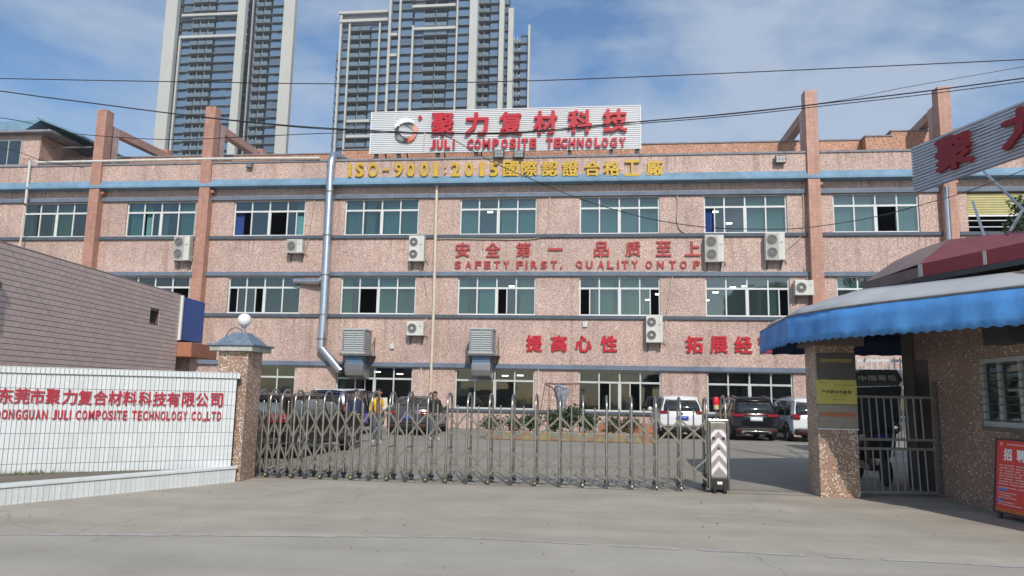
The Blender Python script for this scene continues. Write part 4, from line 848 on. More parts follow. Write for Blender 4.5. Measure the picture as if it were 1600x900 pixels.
# white window edge at the very left, with a small hood
w0 = on_plane(0, 456, Vector((lbp.x, lbp.y, 0)), bn)
b = MB(); b.wbox(P0, bu, bn, -1.2, .10, .0, .07, on_plane(4, 508, Vector((lbp.x, lbp.y, 0)), bn).z, on_plane(4, 457, Vector((lbp.x, lbp.y, 0)), bn).z); b.build('window', M['white_alu'], lb)
b = MB(); b.wbox(P0, bu, bn, -1.1, .02, .06, .08, on_plane(4, 504, Vector((lbp.x, lbp.y, 0)), bn).z, on_plane(4, 460, Vector((lbp.x, lbp.y, 0)), bn).z); b.build('window_pane', mat('pale_pane', (.45, .58, .55), .2), lb)
b = MB(); b.wbox(P0, bu, bn, -1.3, .08, .0, .10, on_plane(6, 452, Vector((lbp.x, lbp.y, 0)), bn).z, on_plane(6, 446, Vector((lbp.x, lbp.y, 0)), bn).z+.04); b.build('window_hood', M['siding_dark'], lb)
# blue box sign on the corner and the terracotta porch slab under it
bs0 = on_plane(284, 462, Vector((lbp.x, lbp.y, 0))+bn*.05, bn); bs1 = on_plane(320.5, 470, Vector((lbp.x, lbp.y, 0))+bn*.05, bn); bz = on_plane(284, 531, Vector((lbp.x, lbp.y, 0))+bn*.05, bn).z
bl0 = BLn+.02; bl1 = (Vector((bs1.x, bs1.y, 0))-Vector((P0[0], P0[1], 0))).dot(bu)
b = MB(); b.wbox(P0, bu, bn, bl0, bl1, -2.8, .06, bz, 4.40); sb = b.build('panel', M['blue_panel'])
bt = thing('blue_box_sign', 'blank deep blue sheet-metal box on the end of the low pink-tiled building', 'sign box', tuple(Vector((P0[0], P0[1], 0))+bu*bl0+Vector((0, 0, bz))))
sb.location = -Vector(bt.location); sb.parent = bt
b = MB(); b.wbox(P0, bu, bn, bl0-.03, bl0+.03, .0, .09, bz-.02, 4.43); b.build('edge_trim', M['white_alu'], bt)
b = MB()
for k in range(1, 5): b.wbox(P0, bu, bn, bl0+(bl1-bl0)*k/5-.008, bl0+(bl1-bl0)*k/5+.008, .06, .068, bz, 4.4)
b.build('panel_seam', M['blue_panel'], bt)
po = thing('porch', 'terracotta porch slab on a tiled post below the blue box sign', 'porch', tuple(Vector((P0[0], P0[1], 0))+bu*(BLn+1)))
b = MB(); b.wbox(P0, bu, bn, BLn+.01, bl1+.3, -2.8, .45, bz-.52, bz-.08); b.build('slab', M['terracotta'], po, bevel=.02)
b = MB(); b.wbox(P0, bu, bn, BLn+.75, BLn+1.2, -.35, .1, 0, bz-.521); b.build('post', FAC, po)
b = MB(); b.wbox(P0, bu, bn, BLn+.01, bl1+.2, -2.8, -2.6, 0, bz-.521); b.build('door_recess', M['dark_metal'], po)

# ================================================================== WHITE SIGN WALL
wu = Vector((.827, .562, 0)).normalized(); wn = Vector((wu.y, -wu.x, 0)); WEND = on_y(371, 583, 12.64); WL = 4.75; WP = (WEND.x-wu.x*WL, WEND.y-wu.y*WL)
wl = thing('sign_wall', 'white tiled boundary wall with red company lettering left of the gate', 'wall', (WP[0], WP[1], 0))
def wbx(name, l0, l1, d0, d1, z0, z1, m, parent=wl, **k): b = MB(); b.wbox(WP, wu, wn, l0, l1, d0, d1, z0, z1); return b.build(name, m, parent, **k)
ZT = WEND.z
wbx('core', 0, WL, -.24, 0, 0, ZT-.10, M['grout']); wbx('cap_core', -.02, WL+.05, -.27, .035, ZT-.099, ZT-.006, M['grout'])
tw, th = .066, .236
o = MB().box(0, 1, -.008, 0, 0, 1).build('tile', M['white_tile']); wt = o.data; bpy.data.objects.remove(o)
wt2 = []
for q in (.93, .97, 1.02):
    me = wt.copy(); me.materials.clear(); me.materials.append(mat('white_tile_tone_%d' % int(q*100), (.70*q, .73*q, .725*q), .22, var=.09, vscale=4, streak=.22, dirt=(.42, .41, .36))); wt2.append(me)
wang = math.atan2(wu.y, wu.x); wl_off = Vector((WP[0], WP[1], 0))
ncol = int(WL/tw); count = 0; rest = MB(); todo = []
ztop = ZT-.10
for r_ in range(7):
    z1 = ztop-r_*th; z0 = max(z1-th+.006, .2)
    for c in range(ncol+1):
        l1 = WL-c*tw-.004; l0 = max(0, l1-tw+.009)
        if l1-l0 < .02: continue
        todo.append((l0, l1, z0, z1-.003, r_))
for c in range(ncol+2):
    l1 = WL+.05-c*tw-.004; l0 = max(-.02, l1-tw+.009)
    if l1-l0 > .02: todo.append((l0, l1, ZT-.096, ZT-.008, -1))
todo.sort(key=lambda q: (q[0] < 1.32, q[4] == -1, -q[0] if False else 0, q[4]))
for l0, l1, z0, z1, r_ in todo:
    d = .035 if r_ == -1 else 0
    if count < 298 and l0 > 1.1 and r_ != -1:
        p = wu*l0+wn*d+Vector((0, 0, z0)); inst('tile', random.choice(wt2+[wt]), wl, p, (random.uniform(-.004, .004), 0, wang), (l1-l0, 1, z1-z0)); count += 1
    else: rest.wbox(WP, wu, wn, l0, l1, d, d+.008, z0, z1)
b = rest.build('tile', M['white_tile'], wl); b['kind'] = 'stuff'
wbx('cap_top', -.02, WL+.05, -.27, .043, ZT-.005, ZT+.004, M['white_cap'])
pw0 = Vector((WP[0], WP[1], 0))
def wpt(px_, py_, d=.03): return on_plane(px_, py_, pw0+wn*d, wn)
let = thing('wall_lettering', 'red company name in chinese characters on the white tiled wall', 'lettering', tuple(wpt(170, 630)))
for ch, px_ in zip('东莞市聚力复合材料科技有限公司', (9, 34.4, 58, 82.7, 108.8, 133, 157, 180, 203, 227, 249.4, 270.8, 294.5, 316, 338.5)):
    y = 618.3+(px_-9)*.021; put_char(ch, wpt(px_, y), wu, Z, .245, let, M['red_letter'], .022, .03, w=.205)
let2 = thing('wall_lettering', 'smaller red latin company name under the chinese characters on the white wall', 'lettering', tuple(wpt(170, 660)))
eng = 'DONGGUAN JULI COMPOSITE TECHNOLOGY CO.,LTD'
wid = {'I': .42, '.': .38, ',': .38, ' ': .55, 'M': 1.18, 'J': .8, 'L': .85, 'E': .92}
cur = -0; tot = sum(wid.get(c, 1.0) for c in eng)
xa, xb = -9.0, 346.5      # pixel span of the line; the D is cut by the frame
pa, pb = wpt(xa, 647.2), wpt(xb, 650.3); la = (pa-pw0).dot(wu); lb_ = (pb-pw0).dot(wu)
for c in eng:
    w_ = wid.get(c, 1.0)
    if c != ' ':
        tt = (cur+w_/2)/tot; p = pw0+wn*.03+wu*(la+(lb_-la)*tt); p.z = pa.z+(pb.z-pa.z)*tt
        wm = (lb_-la)/tot*w_
        if c in '.,': p.z -= .07; put_char(c, p, wu, Z, .035 if c == '.' else .06, let2, M['red_letter'], .02, .02, w=.03, name='letter')
        else: put_char(c, p, wu, Z, .158, let2, M['red_letter'], .028, .02, w=wm*(.80 if c != 'I' else .55), name='letter')
    cur += w_
# low planter wall in front, soil and weeds behind it
la_, lb2 = on_z(0, 790), on_z(367, 753)
lu = Vector((lb2.x-la_.x, lb2.y-la_.y, 0)); LL = lu.length; lu.normalize(); ln = Vector((lu.y, -lu.x, 0)); LP = (la_.x-lu.x*1.8, la_.y-lu.y*1.8); LL += 1.8; LZ = .262
lw = thing('planter_wall', 'low white tiled kerb wall slanting in front of the sign wall', 'low wall', (LP[0], LP[1], 0))
b = MB(); b.wbox(LP, lu, ln, 0, LL, -.16, 0, 0, LZ-.035); b.build('core', M['grout'], lw)
b = MB(); b.wbox(LP, lu, ln, -.02, LL+.02, -.20, .03, LZ-.033, LZ+.012); b.build('cap', M['white_cap'], lw, bevel=.008)
lang = math.atan2(lu.y, lu.x); n = int(LL/.079)
for c in range(n):
    l0 = LL-(c+1)*.079+.004
    if l0 < 1.2 and False: continue
    inst('tile', random.choice(wt2), lw, lu*l0+Vector((0, 0, .0)), (0, 0, lang), (.0725, 1, LZ-.04))
sheet('planting_bed', [(LP[0]-ln.x*.16, LP[1]-ln.y*.16), (la_.x+lu.x*(LL-1.85)-ln.x*.16, la_.y+lu.y*(LL-1.85)-ln.y*.16), (WEND.x, WEND.y), (WP[0], WP[1])], .245, M['soil'])
g = MB()
for k in range(420):
    t1 = random.random(); q = random.random(); f = random.random()
    cx = random.gauss(1.75, .28) if f < .6 else random.uniform(.2, 3.6)
    base = Vector((WP[0], WP[1], 0))+wu*cx+wn*random.uniform(.02, .5*max(0.1, 1-cx/4.6)); h = random.uniform(.015, .06)*(1.3 if f < .6 else .45)
    a = random.uniform(0, 6.28); dx, dy = math.cos(a), math.sin(a); ln_ = random.uniform(0, .05)
    g.poly([(base.x-dy*.006, base.y+dx*.006, .244), (base.x+dy*.006, base.y-dx*.006, .244), (base.x+dx*ln_, base.y+dy*ln_, .245+h)], 0 if random.random() < .75 else 1)
tag(g.build('grass', [M['grass'], mat('dry_grass', (.30, .26, .12), .8)], fix=False), 'short weeds and dry grass in the soil at the foot of the white wall', 'weeds', kind='stuff')

# ================================================================== GATE PILLARS
lp = thing('gate_pillar', 'mosaic gate pillar with a stepped slate-blue cap at the end of the white wall', 'pillar', (-6.6, 12.98, 0))
lx0, lx1, ly0, ly1 = -6.86, -6.29, 12.78, 13.36
MB().box(lx0, lx1, ly0, ly1, 0, 2.30).build('shaft', PIL, lp, bevel=.006)
b = MB()
for k in range(30):   # chipped mortar edge on the near corner
    z = k*.078+random.uniform(0, .03); b.box(lx1-.006, lx1+.003, ly0-.003, ly0+.012+random.random()*.01, z, z+random.uniform(.02, .05))
b.build('corner_bead', M['plaster_old'], lp)
MB().box(lx0-.12, lx1+.12, ly0-.12, ly1+.12, 2.302, 2.395).build('cap_slab', M['plaster_old'], lp, bevel=.01)
MB().box(lx0-.16, lx1+.16, ly0-.16, ly1+.16, 2.397, 2.435).build('cap_edge', M['slate_blue'], lp, bevel=.008)
cxp, cyp = (lx0+lx1)/2, (ly0+ly1)/2
def frustum(b, h0, h1, z0, z1): b.hexa([(cxp-h0, cyp-h0, z0), (cxp+h0, cyp-h0, z0), (cxp+h0, cyp+h0, z0), (cxp-h0, cyp+h0, z0), (cxp-h1, cyp-h1, z1), (cxp+h1, cyp-h1, z1), (cxp+h1, cyp+h1, z1), (cxp-h1, cyp+h1, z1)])
b = MB(); frustum(b, .36, .20, 2.436, 2.60); frustum(b, .18, .13, 2.601, 2.66); b.build('cap_pyramid', M['slate_blue'], lp, bevel=.008)
b = MB()
for k in range(16): a = k*math.pi/8; b.lathe((cxp+.34*math.cos(a), cyp+.34*math.sin(a), 2.5), [(.02, -.06), (.02, .0)], 6)
lamp = thing('globe_lamp', 'round white globe lamp standing on the left gate pillar', 'lamp', (cxp+.02, cyp, 2.66))
MB().lathe((cxp+.02, cyp, 2.66), [(.05, 0), (.05, .02), (.02, .035), (.02, .09), (.045, .10), (.05, .13)], 14).build('stem', M['galv'], lamp, smooth=40)
MB().lathe((cxp+.02, cyp, 2.90), [(.125*math.sin(a), -.125*math.cos(a)) for a in [R(18+k*162/12) for k in range(13)]], 24).build('globe', M['globe'], lamp, smooth=True)
MB().tube([(cxp, cyp-.02, 2.70), (cxp-.10, cyp-.05, 2.76), (cxp-.2, cyp-.08, 2.72), (cxp-.27, cyp-.1, 2.60), (cxp-.31, cyp-.12, 2.45)], .008, 6).build('wire', M['cable'], lamp, smooth=True)
rp = thing('gate_pillar', 'mosaic pillar with three stacked plaques under the blue awning', 'pillar', (4.08, 13.7, 0))
px0, px1, py0, py1 = 3.77, 4.42, 13.33, 13.98
MB().box(px0, px1, py0, py1, 0, 2.9).build('shaft', PIL, rp, bevel=.006)
MB().box(px0-.1, px1+.14, py0-.1, py1+.12, 2.56, 2.901).build('head_block', M['soffit'], rp, bevel=.01)
def plaque(label, y0, y1, x0p, x1p, mt, m2=None):
    a = on_y(x0p, y1, py0-.02); b_ = on_y(x1p, y0, py0-.02)
    t = thing('plaque', label, 'plaque', (a.x, py0, a.z), 'plaques on the right gate pillar')
    MB().box(a.x, b_.x, py0-.024, py0-.004, a.z, b_.z).build('board', mt, t, bevel=.004)
    return t, a, b_
t, a, b_ = plaque('dark unreadable plaque topmost on the right gate pillar', 552, 592, 1277, 1336, M['plaque_dark'])
MB().box(a.x+.06, b_.x-.06, py0-.028, py0-.0245, b_.z-.16, b_.z-.10).build('faded_print', mat('old_gold', (.26, .22, .06), .5), t)
t, a, b_ = plaque('yellow plaque with dark characters in the middle of the right gate pillar', 594, 631, 1277, 1338, M['plaque_yellow'])
cz = (a.z+b_.z)/2+.0
for k, ch in enumerate('产学研合作基地'): put_char(ch, (a.x+.11+k*.071, py0-.027, cz), X, Z, .06, t, M['black_text'], .03, .004)
for (u0, u1, zz, hh) in ((.05, .2, .15, .01), (.30, .62, .115, .012), (.22, .5, -.07, .01), (.25, .45, -.13, .012)):
    MB().box(a.x+u0, min(b_.x-.04, a.x+u1), py0-.0275, py0-.0245, cz+zz, cz+zz+hh).build('fine_print', mat('print_brown', (.36, .24, .03), .5), t)
t, a, b_ = plaque('weathered metal plaque with an orange band lowest on the right gate pillar', 633, 669, 1279, 1340, M['plaque_silver'])
MB().box(a.x+.03, b_.x-.03, py0-.028, py0-.0245, a.z+.20, a.z+.27).build('orange_band', M['plaque_orange'], t)
MB().box(a.x, b_.x, py0-.03, py0-.0, a.z-.02, a.z-.001).build('ledge', M['white_alu'], t)

# ================================================================== FOLDING GATE
GY0, GY1 = 13.44, 13.90       # front and rear plane of the hoops
apx = [402, 421.6, 440, 460.7, 481.5, 506, 529, 553.6, 580.5, 608.6, 636.7, 668.5, 699, 730.6, 764.8, 800, 837, 875, 911, 948, 987, 1025, 1063, 1104]
gate = thing('folding_gate', 'stainless folding gate of hooped posts and scissor lattice closing the driveway', 'gate', (-2.2, 13.67, 0))
GO = Vector(gate.location)
GH = 1.62; rr = (GY1-GY0)/2
hoop_pts = [(0, GY0, .06), (0, GY0, GH-rr)]+[(0, (GY0+GY1)/2-rr*math.cos(R(a)), GH-rr+rr*math.sin(R(a))) for a in range(15, 180, 15)]+[(0, GY1, GH-rr), (0, GY1, .06)]
hp = MB().tube(hoop_pts, .0205, 10); o = hp.build('hoop', M['steel'], smooth=40); HOOP = o.data; bpy.data.objects.remove(o)
sl_ = MB()
sl_.tube([(0, 0, .05), (0, 0, .34)], .026, 10)
o = sl_.build('hoop_sleeve', M['steel_dull'], smooth=40); SLV = o.data; bpy.data.objects.remove(o)
cs = MB()
cs.box(-.045, .045, -.03, .03, .045, .10); cs.lathe((-.02, 0, .035), [(.034, 0), (.034, .04)], 12, 0, 'x')
o = cs.build('caster', M['dark_metal']); CST = o.data; bpy.data.objects.remove(o)
md = MB().tube([(0, GY0+.005, .16), (0, GY0+.005, 1.40)], .0145, 8).lathe((0, GY0+.005, 1.40), [(.012, 0), (.009, .01), (.002, .014)], 8); o = md.build('mid_post', M['steel'], smooth=40); MID = o.data; bpy.data.objects.remove(o)
md = MB().tube([(0, GY1-.005, .16), (0, GY1-.005, 1.30)], .011, 8); o = md.build('mid_post', M['steel_dull'], smooth=40); MIDB = o.data; bpy.data.objects.remove(o)
bar = MB().box(-.5, .5, -.004, .004, -.017, .017); o = bar.build('scissor_bar', M['steel_dull']); BAR = o.data; bpy.data.objects.remove(o)
rv = MB().lathe((0, 0, 0), [(.022, -.014), (.022, .0), (.012, .006)], 10, 0, 'y'); o = rv.build('rivet', M['steel_dull']); RIV = o.data; bpy.data.objects.remove(o)
o = MB().box(-.012, .012, 0, GY1-GY0-.04, -.012, .012).build('tie_bar', M['steel_dull']); TIE = o.data; bpy.data.objects.remove(o)
ax = [on_y(p, 640+(p-402)*.011, GY0).x for p in apx]
for i, x in enumerate(ax):
    jl = random.uniform(-.006, .006)
    inst('hoop', HOOP, gate, Vector((x, 0, jl))-Vector((GO.x, GO.y, 0)), (0, 0, 0)); 
    for yy in (GY0, GY1): inst('hoop_sleeve', SLV, gate, Vector((x, yy, 0))-GO); inst('caster', CST, gate, Vector((x, yy, 0))-GO)
    for z_ in (.14, .62, .85): inst('tie_bar', TIE, gate, Vector((x, GY0+.02, z_))-GO)
    if i % 2 == (1 if i < 12 else 0) or i > 20: MB().box(x-.015, x+.015, GY0-.045, GY0-.032, .05, .08).build('reflector', M['yellow_reflector'] if i < 18 else M['reflector'], gate, bevel=.006)
LBAR = .60
for a_, b_ in zip(ax[:-1], ax[1:]):
    s_ = b_-a_; h_ = math.sqrt(max(.05, LBAR**2-s_**2)); xm = (a_+b_)/2; an = math.atan2(h_, s_)
    inst('mid_post', MID, gate, Vector((xm, 0, random.uniform(-.01, .01)))-GO)
    for zc in (1.03, .385):
        for yy, o1 in ((GY0, -.012),):
            for sg_ in (1, -1):
                inst('scissor_bar', BAR, gate, Vector((xm, yy+o1+sg_*.006, zc))-GO, (0, -sg_*an, 0), (math.hypot(s_, h_), 1, 1))
        inst('rivet', RIV, gate, Vector((xm, GY0-.02, zc))-GO)
MB().box(ax[0]-.12, ax[0]-.10, GY0, GY1, .02, 1.1).build('wall_bracket', M['steel_dull'], gate)
# driving head with chevron board and beacon
hx0, hx1 = ax[-1]+.02, ax[-1]+.02+.33
head = thing('gate_motor_unit', 'driving head of the folding gate with grey and white chevrons and a red beacon', 'gate motor', ((hx0+hx1)/2, 13.6, 0))
hy0, hy1 = 13.36, 13.98
MB().box(hx0+.03, hx1-.03, hy0+.02, hy1-.02, .12, 1.21).build('cabinet', mat('cabinet_steel', (.52, .52, .51), .5, .3), head, bevel=.012)
f = MB()
for x in (hx0, hx1): f.tube([(x, hy0, .05), (x, hy0, 1.24)], .018, 8); f.tube([(x, hy1, .05), (x, hy1, 1.24)], .018, 8)
f.tube([(hx0, hy0, 1.24), (hx1, hy0, 1.24)], .014, 8); f.tube([(hx0, hy1, 1.24), (hx1, hy1, 1.24)], .014, 8)
f.build('corner_tubes', M['steel'], head, smooth=40)
MB().tube([(hx1-.03, hy0+.04, 1.2), (hx1-.03, hy0+.04, 1.40)]+[(hx1-.03, (hy0+hy1)/2-.26*math.cos(R(a)), 1.40+.26*math.sin(R(a))) for a in range(15, 180, 15)]+[(hx1-.03, hy1-.04, 1.40), (hx1-.03, hy1-.04, 1.2)], .02, 10).build('hoop', M['steel'], head, smooth=40)
cw0, cw1 = hx0+.035, hx1-.035; cxm = (cw0+cw1)/2
MB().box(cw0, cw1, hy0+.008, hy0+.0195, .27, 1.19).build('chevron_board', M['chev_grey'], head)
chv = MB()
for k in range(5):
    zc = .30+k*.20
    zz = [zc, zc+.155]
    if k < 4: chv.poly([(cw0, hy0+.005, zc), (cxm, hy0+.005, zc+.16), (cw1, hy0+.005, zc), (cw1, hy0+.005, zc+.10), (cxm, hy0+.005, zc+.26), (cw0, hy0+.005, zc+.10)])
for side in (): pass
for k in range(4):
    zc = .30+k*.20; MB().prism([(cw0, hy0+.006, zc), (cxm, hy0+.006, zc+.15), (cxm, hy0+.006, zc+.245), (cw0, hy0+.006, zc+.095)], (0, -.003, 0)).build('chevron', M['chev_white'], head); MB().prism([(cw1, hy0+.006, zc), (cxm, hy0+.006, zc+.15), (cxm, hy0+.006, zc+.245), (cw1, hy0+.006, zc+.095)], (0, -.003, 0)).build('chevron', M['chev_white'], head)
MB().box(cw0, cw1, hy0+.002, hy0+.0075, 1.08, 1.19).build('top_plate', M['steel_dull'], head)
for x in (cw0+.045, cw1-.045): MB().lathe((x, hy0-.001, .93), [(.03, 0), (.03, .006)], 12, 0, 'y').build('sensor', M['dark_metal'], head)
MB().lathe((cxm, hy0-.004, .76), [(.022, 0), (.022, .01)], 12, 0, 'y').build('keyhole', M['dark_metal'], head)
MB().box(hx0+.01, hx1-.01, hy0-.02, hy1+.02, .06, .26).build('chassis', M['black_plastic'], head, bevel=.01)
MB().box(cxm-.045, cxm+.045, hy0-.035, hy0-.021, .15, .20).build('reflector', M['reflector'], head, bevel=.006)
for x in (hx0+.08, hx1-.08):
    for y in (hy0, hy1): MB().lathe((x-.03, y, .06), [(.035, 0), (.062, .004), (.062, .056), (.035, .06)], 16, 0, 'x').build('wheel', M['rubber'], head, smooth=40)
MB().tube([(cxm, 13.55, 1.2), (cxm, 13.55, 1.42)], .012, 8).build('beacon_mast', M['steel'], head)
MB().lathe((cxm, 13.55, 1.42), [(.03, 0), (.045, .01), (.048, .07), (.05, .085)], 16).build('beacon_base', M['beacon_base'], head, smooth=40)
MB().lathe((cxm, 13.55, 1.505), [(.052, 0), (.056, .02), (.056, .09), (.045, .125), (.02, .14)], 18).build('beacon', M['beacon_red'], head, smooth=40)

# ================================================================== GUARDHOUSE
gh = thing('guardhouse', 'mosaic guardhouse with dark red hipped roof and barred window behind the blue awning', 'guardhouse', (7.5, 12, 0))
WX = 6.0
wyz = [(12.42, 2.31, 1.27)]
wz0, wz1 = 1.27, 2.30; wy_far, wy_near = 12.36, 10.75
dy0, dy1 = 14.24, 14.92
b = MB()
b.box(WX, WX+.24, wy_far, dy0, 0, 3.5); b.box(WX, WX+.24, 8.6, wy_far, 0, wz0); b.box(WX, WX+.24, 8.6, wy_far, wz1, 3.5); b.box(WX, WX+.24, 8.6, wy_near, wz0, wz1)
b.box(WX+.04, WX+.24, dy0, dy1, 2.4, 3.5);  b.box(WX, 10.5, 8.6, 8.8, 0, 3.5); b.box(WX+.25, 10.5, 15.2, 15.4, 0, 3.5); b.box(10.3, 10.5, 8.8, 15.2, 0, 3.5)
b.build('wall', GRD, gh)
MB().box(WX, WX+.24, dy1, 15.4, 0, 3.49).build('passage_wall', mat('passage_brown', (.13, .11, .095), .8), gh)  # plain brown, darker than the mosaic wall beside it
MB().box(WX+.02, WX+.2, dy0+.02, dy1-.02, .02, 2.4).build('door', mat('dark_door', (.03, .028, .025), .5), gh)
MB().box(WX+.3, 10.3, 8.9, 15.1, 3.42, 3.5).build('ceiling', M['room_wall'], gh)
MB().box(WX+.3, 10.3, 8.9, 15.1, .005, .05).build('floor', M['room_floor'], gh)
win = MB()
win.box(WX-.02, WX+.08, wy_near, wy_near+.07, wz0, wz1); win.box(WX-.02, WX+.08, wy_far-.07, wy_far, wz0, wz1); win.box(WX-.02, WX+.08, wy_near+.07, wy_far-.07, wz1-.07, wz1); win.box(WX-.02, WX+.08, wy_near+.07, wy_far-.07, wz0, wz0+.08)
for yy in (11.86, 11.3): win.box(WX-.015, WX+.07, yy-.04, yy+.04, wz0+.08, wz1-.07)
wn_ = win.build('window', M['old_frame'], gh)
MB().box(WX+.03, WX+.04, wy_near+.07, wy_far-.07, wz0+.08, wz1-.07).build('pane', GL_LO, wn_)
for k in range(8): MB().tube([(WX-.035, wy_near, wz0+.1+k*.118), (WX-.035, wy_far-.02, wz0+.1+k*.118)], .008, 6).build('window_bar', M['steel_dull'], wn_)
MB().box(WX-.05, WX+.02, wy_near-.03, wy_far+.03, wz0-.05, wz0-.001).build('sill', M['soffit'], wn_)
MB().box(WX-.30, WX-.002, 10.95, 11.66, 2.47, 2.84).build('junction_box', M['dark_metal'], gh, bevel=.01)
# awning: flat soffit, valance with scalloped hem, grey sheet rising to the eave
AZ, AZB = 3.1, 2.62
A_far, A_cor, A_mid, A_rt = on_z(1200, 512, AZ), on_z(1237, 492, AZ), on_z(1365, 474, AZ), on_z(1600, 447, AZ)
A_end = A_rt+(A_rt-A_mid)*1.1
A_m2 = on_z(1300, 482.5, AZ)
line = [A_far+(A_far-A_cor).normalized()*1.0, A_far, A_cor+Vector((.0, .25, 0)), A_cor+Vector((.10, -.12, 0)), A_m2, A_mid, (A_mid+A_rt)/2, A_rt, A_end]
line = [Vector((p.x, p.y, AZ)) for p in line]
aw = thing('awning', 'blue scalloped awning with grey top sheet over the pedestrian gate', 'awning', (5, 13, 2.4))
V = [[], [], [], []]; acc = 0
for i in range(len(line)-1):
    seg = (line[i+1]-line[i]); n = max(2, int(seg.length/.04)); nm = Vector((seg.y, -seg.x, 0)).normalized()
    if nm.x > 0 and False: nm = -nm
    for k in range(n):
        p = line[i]+seg*k/n; acc += seg.length/n
        rip = .018*math.sin(acc*5.3)+.012*math.sin(acc*13)+.01*math.sin(acc*2.1+1)
        hem = .035*abs(math.sin(acc*math.pi/.17))
        V[0].append(p); V[1].append(p-nm*(-.02+rip*.4)+Vector((0, 0, -.18))); V[2].append(p-nm*(-.03+rip)+Vector((0, 0, -.38+.01*math.sin(acc*3)))); V[3].append(p-nm*(-.03+rip*1.3)+Vector((0, 0, AZB-AZ-.035+hem)))
MB().grid(V).build('valance', M['awning_blue'], aw, smooth=True, solid=.006, fix=False)
up_line = [on_z(1199, 511, 3.12), on_z(1255, 481, 3.42), on_z(1345, 452, 3.56), on_z(1447, 441, 3.6), on_z(1600, 423, 3.62)]
up_line.append(up_line[-1]+(up_line[-1]-up_line[-2])*1.2)
low_line = [line[1], line[3], line[4], line[5], line[7], line[8]]
G = [[], [], [], []]
for i in range(len(up_line)-1):
    for k in range(8):
        t = k/8; lo = low_line[i].lerp(low_line[i+1], t); hi = up_line[i].lerp(up_line[i+1], t)
        for j in range(4):
            q = lo.lerp(hi, j/3); q.z += .05*math.sin(math.pi*j/3)+(.012*math.sin((i*8+k)*1.1) if 0 < j < 3 else 0); G[j].append(q+Vector((0, 0, .004)))
MB().grid(G).build('top_sheet', M['awning_grey'], aw, smooth=True, solid=.01, fix=False)
MB().tube([p+Vector((0, 0, .0)) for p in line], .018, 8).build('front_rail', M['steel_dull'], aw, smooth=40)
for i in (2, 4, 5, 7): MB().tube([line[i], Vector((6.1, line[i].y+.8, 3.25))], .02, 6).build('awning_arm', M['steel_dull'], aw)
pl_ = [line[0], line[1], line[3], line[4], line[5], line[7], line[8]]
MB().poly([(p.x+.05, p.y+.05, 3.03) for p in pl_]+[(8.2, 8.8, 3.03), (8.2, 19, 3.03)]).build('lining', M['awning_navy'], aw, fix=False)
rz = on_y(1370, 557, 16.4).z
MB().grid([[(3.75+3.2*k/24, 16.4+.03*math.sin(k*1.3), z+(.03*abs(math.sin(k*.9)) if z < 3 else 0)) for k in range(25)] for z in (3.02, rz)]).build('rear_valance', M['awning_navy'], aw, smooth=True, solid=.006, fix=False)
# badge at the right end of the valance
bp0, bp1 = on_z(1584, 450, AZ), on_z(1640, 444, AZ); du = (bp1-bp0).normalized(); dn = Vector((du.y, -du.x, 0)).normalized()
if dn.x > 0: dn = -dn
b = MB(); q0 = bp0+dn*.07
def bq(a, z, o_=0): return q0+du*a+dn*o_+Vector((0, 0, z))
MB().prism([bq(0, -.04), bq(.5, -.04), bq(.5, -.40), bq(0, -.40)], dn*-.012).build('badge', M['sign_white'], aw)
MB().prism([bq(.03, -.06, .002), bq(.06, -.06, .002), bq(.06, -.38, .002), bq(.03, -.38, .002)], dn*.004).build('badge_border', mat('badge_purple', (.25, .12, .32), .5), aw)
for k in range(2):
    for z in (-.08, -.24): MB().prism([bq(.10+k*.2, z, .002), bq(.22+k*.2, z, .002), bq(.22+k*.2, z-.11, .002), bq(.10+k*.2, z-.11, .002)], dn*.004).build('badge_print', mat('badge_purple', (.25, .12, .32), .5), aw)
# roof
EZ = 3.8
E_l, E_c, E_r = on_z(1348, 456, EZ), on_z(1436, 434, EZ), on_z(1600, 403, EZ); E_e = E_r+(E_r-E_c)*1.6
ft = .24
R_c = on_z(1483, 374, 4.85); R_r = on_z(1600, 361, 4.85); R_e = R_r+(R_r-R_c)*1.5
E_b = Vector((10.6, E_l.y+.6, EZ)); E_b2 = Vector((11, E_e.y, EZ))
def upz(p, d): return Vector((p.x, p.y, p.z+d))
MB().quad(E_c+Vector((0, 0, ft)), E_e+Vector((0, 0, ft)), R_e, R_c).quad(R_c, R_e, upz(E_b2, ft), upz(E_b, ft)).build('roof', M['red_roof'], gh, fix=False)
Lm = on_z(1400, 412, 4.3)
Lm = on_z(1396, 409, 4.42); Lm2 = on_z(1440, 388, 4.7)
MB().poly([upz(E_l, ft*.7), upz(E_c, ft), Lm]).poly([upz(E_c, ft), Lm2, Lm]).poly([upz(E_c, ft), R_c, Lm2]).poly([upz(E_l, ft*.7), Lm, upz(E_b, ft)]).poly([Lm, Lm2, upz(E_b, ft)]).poly([Lm2, R_c, upz(E_b, ft)]).build('roof_end', M['roof_side'], gh, fix=False)
def fascia(a, c, m, nm, z0=0, z1=ft, th=.06):
    d = (c-a); nn_ = Vector((-d.y, d.x, 0)).normalized()*th
    MB().hexa([a+Vector((0, 0, z0)), c+Vector((0, 0, z0)), c+nn_+Vector((0, 0, z0)), a+nn_+Vector((0, 0, z0)), a+Vector((0, 0, z1)), c+Vector((0, 0, z1)), c+nn_+Vector((0, 0, z1)), a+nn_+Vector((0, 0, z1))]).build(nm, m, gh)
fascia(E_c, E_e, M['red_fascia'], 'fascia'); fascia(E_l, E_c, M['roof_side'], 'fascia', 0, ft*.8)
fascia(E_c, E_e, M['dark_metal'], 'gutter', -.09, -.005, .1); fascia(E_l, E_c, M['dark_metal'], 'gutter', -.06, -.005, .1)
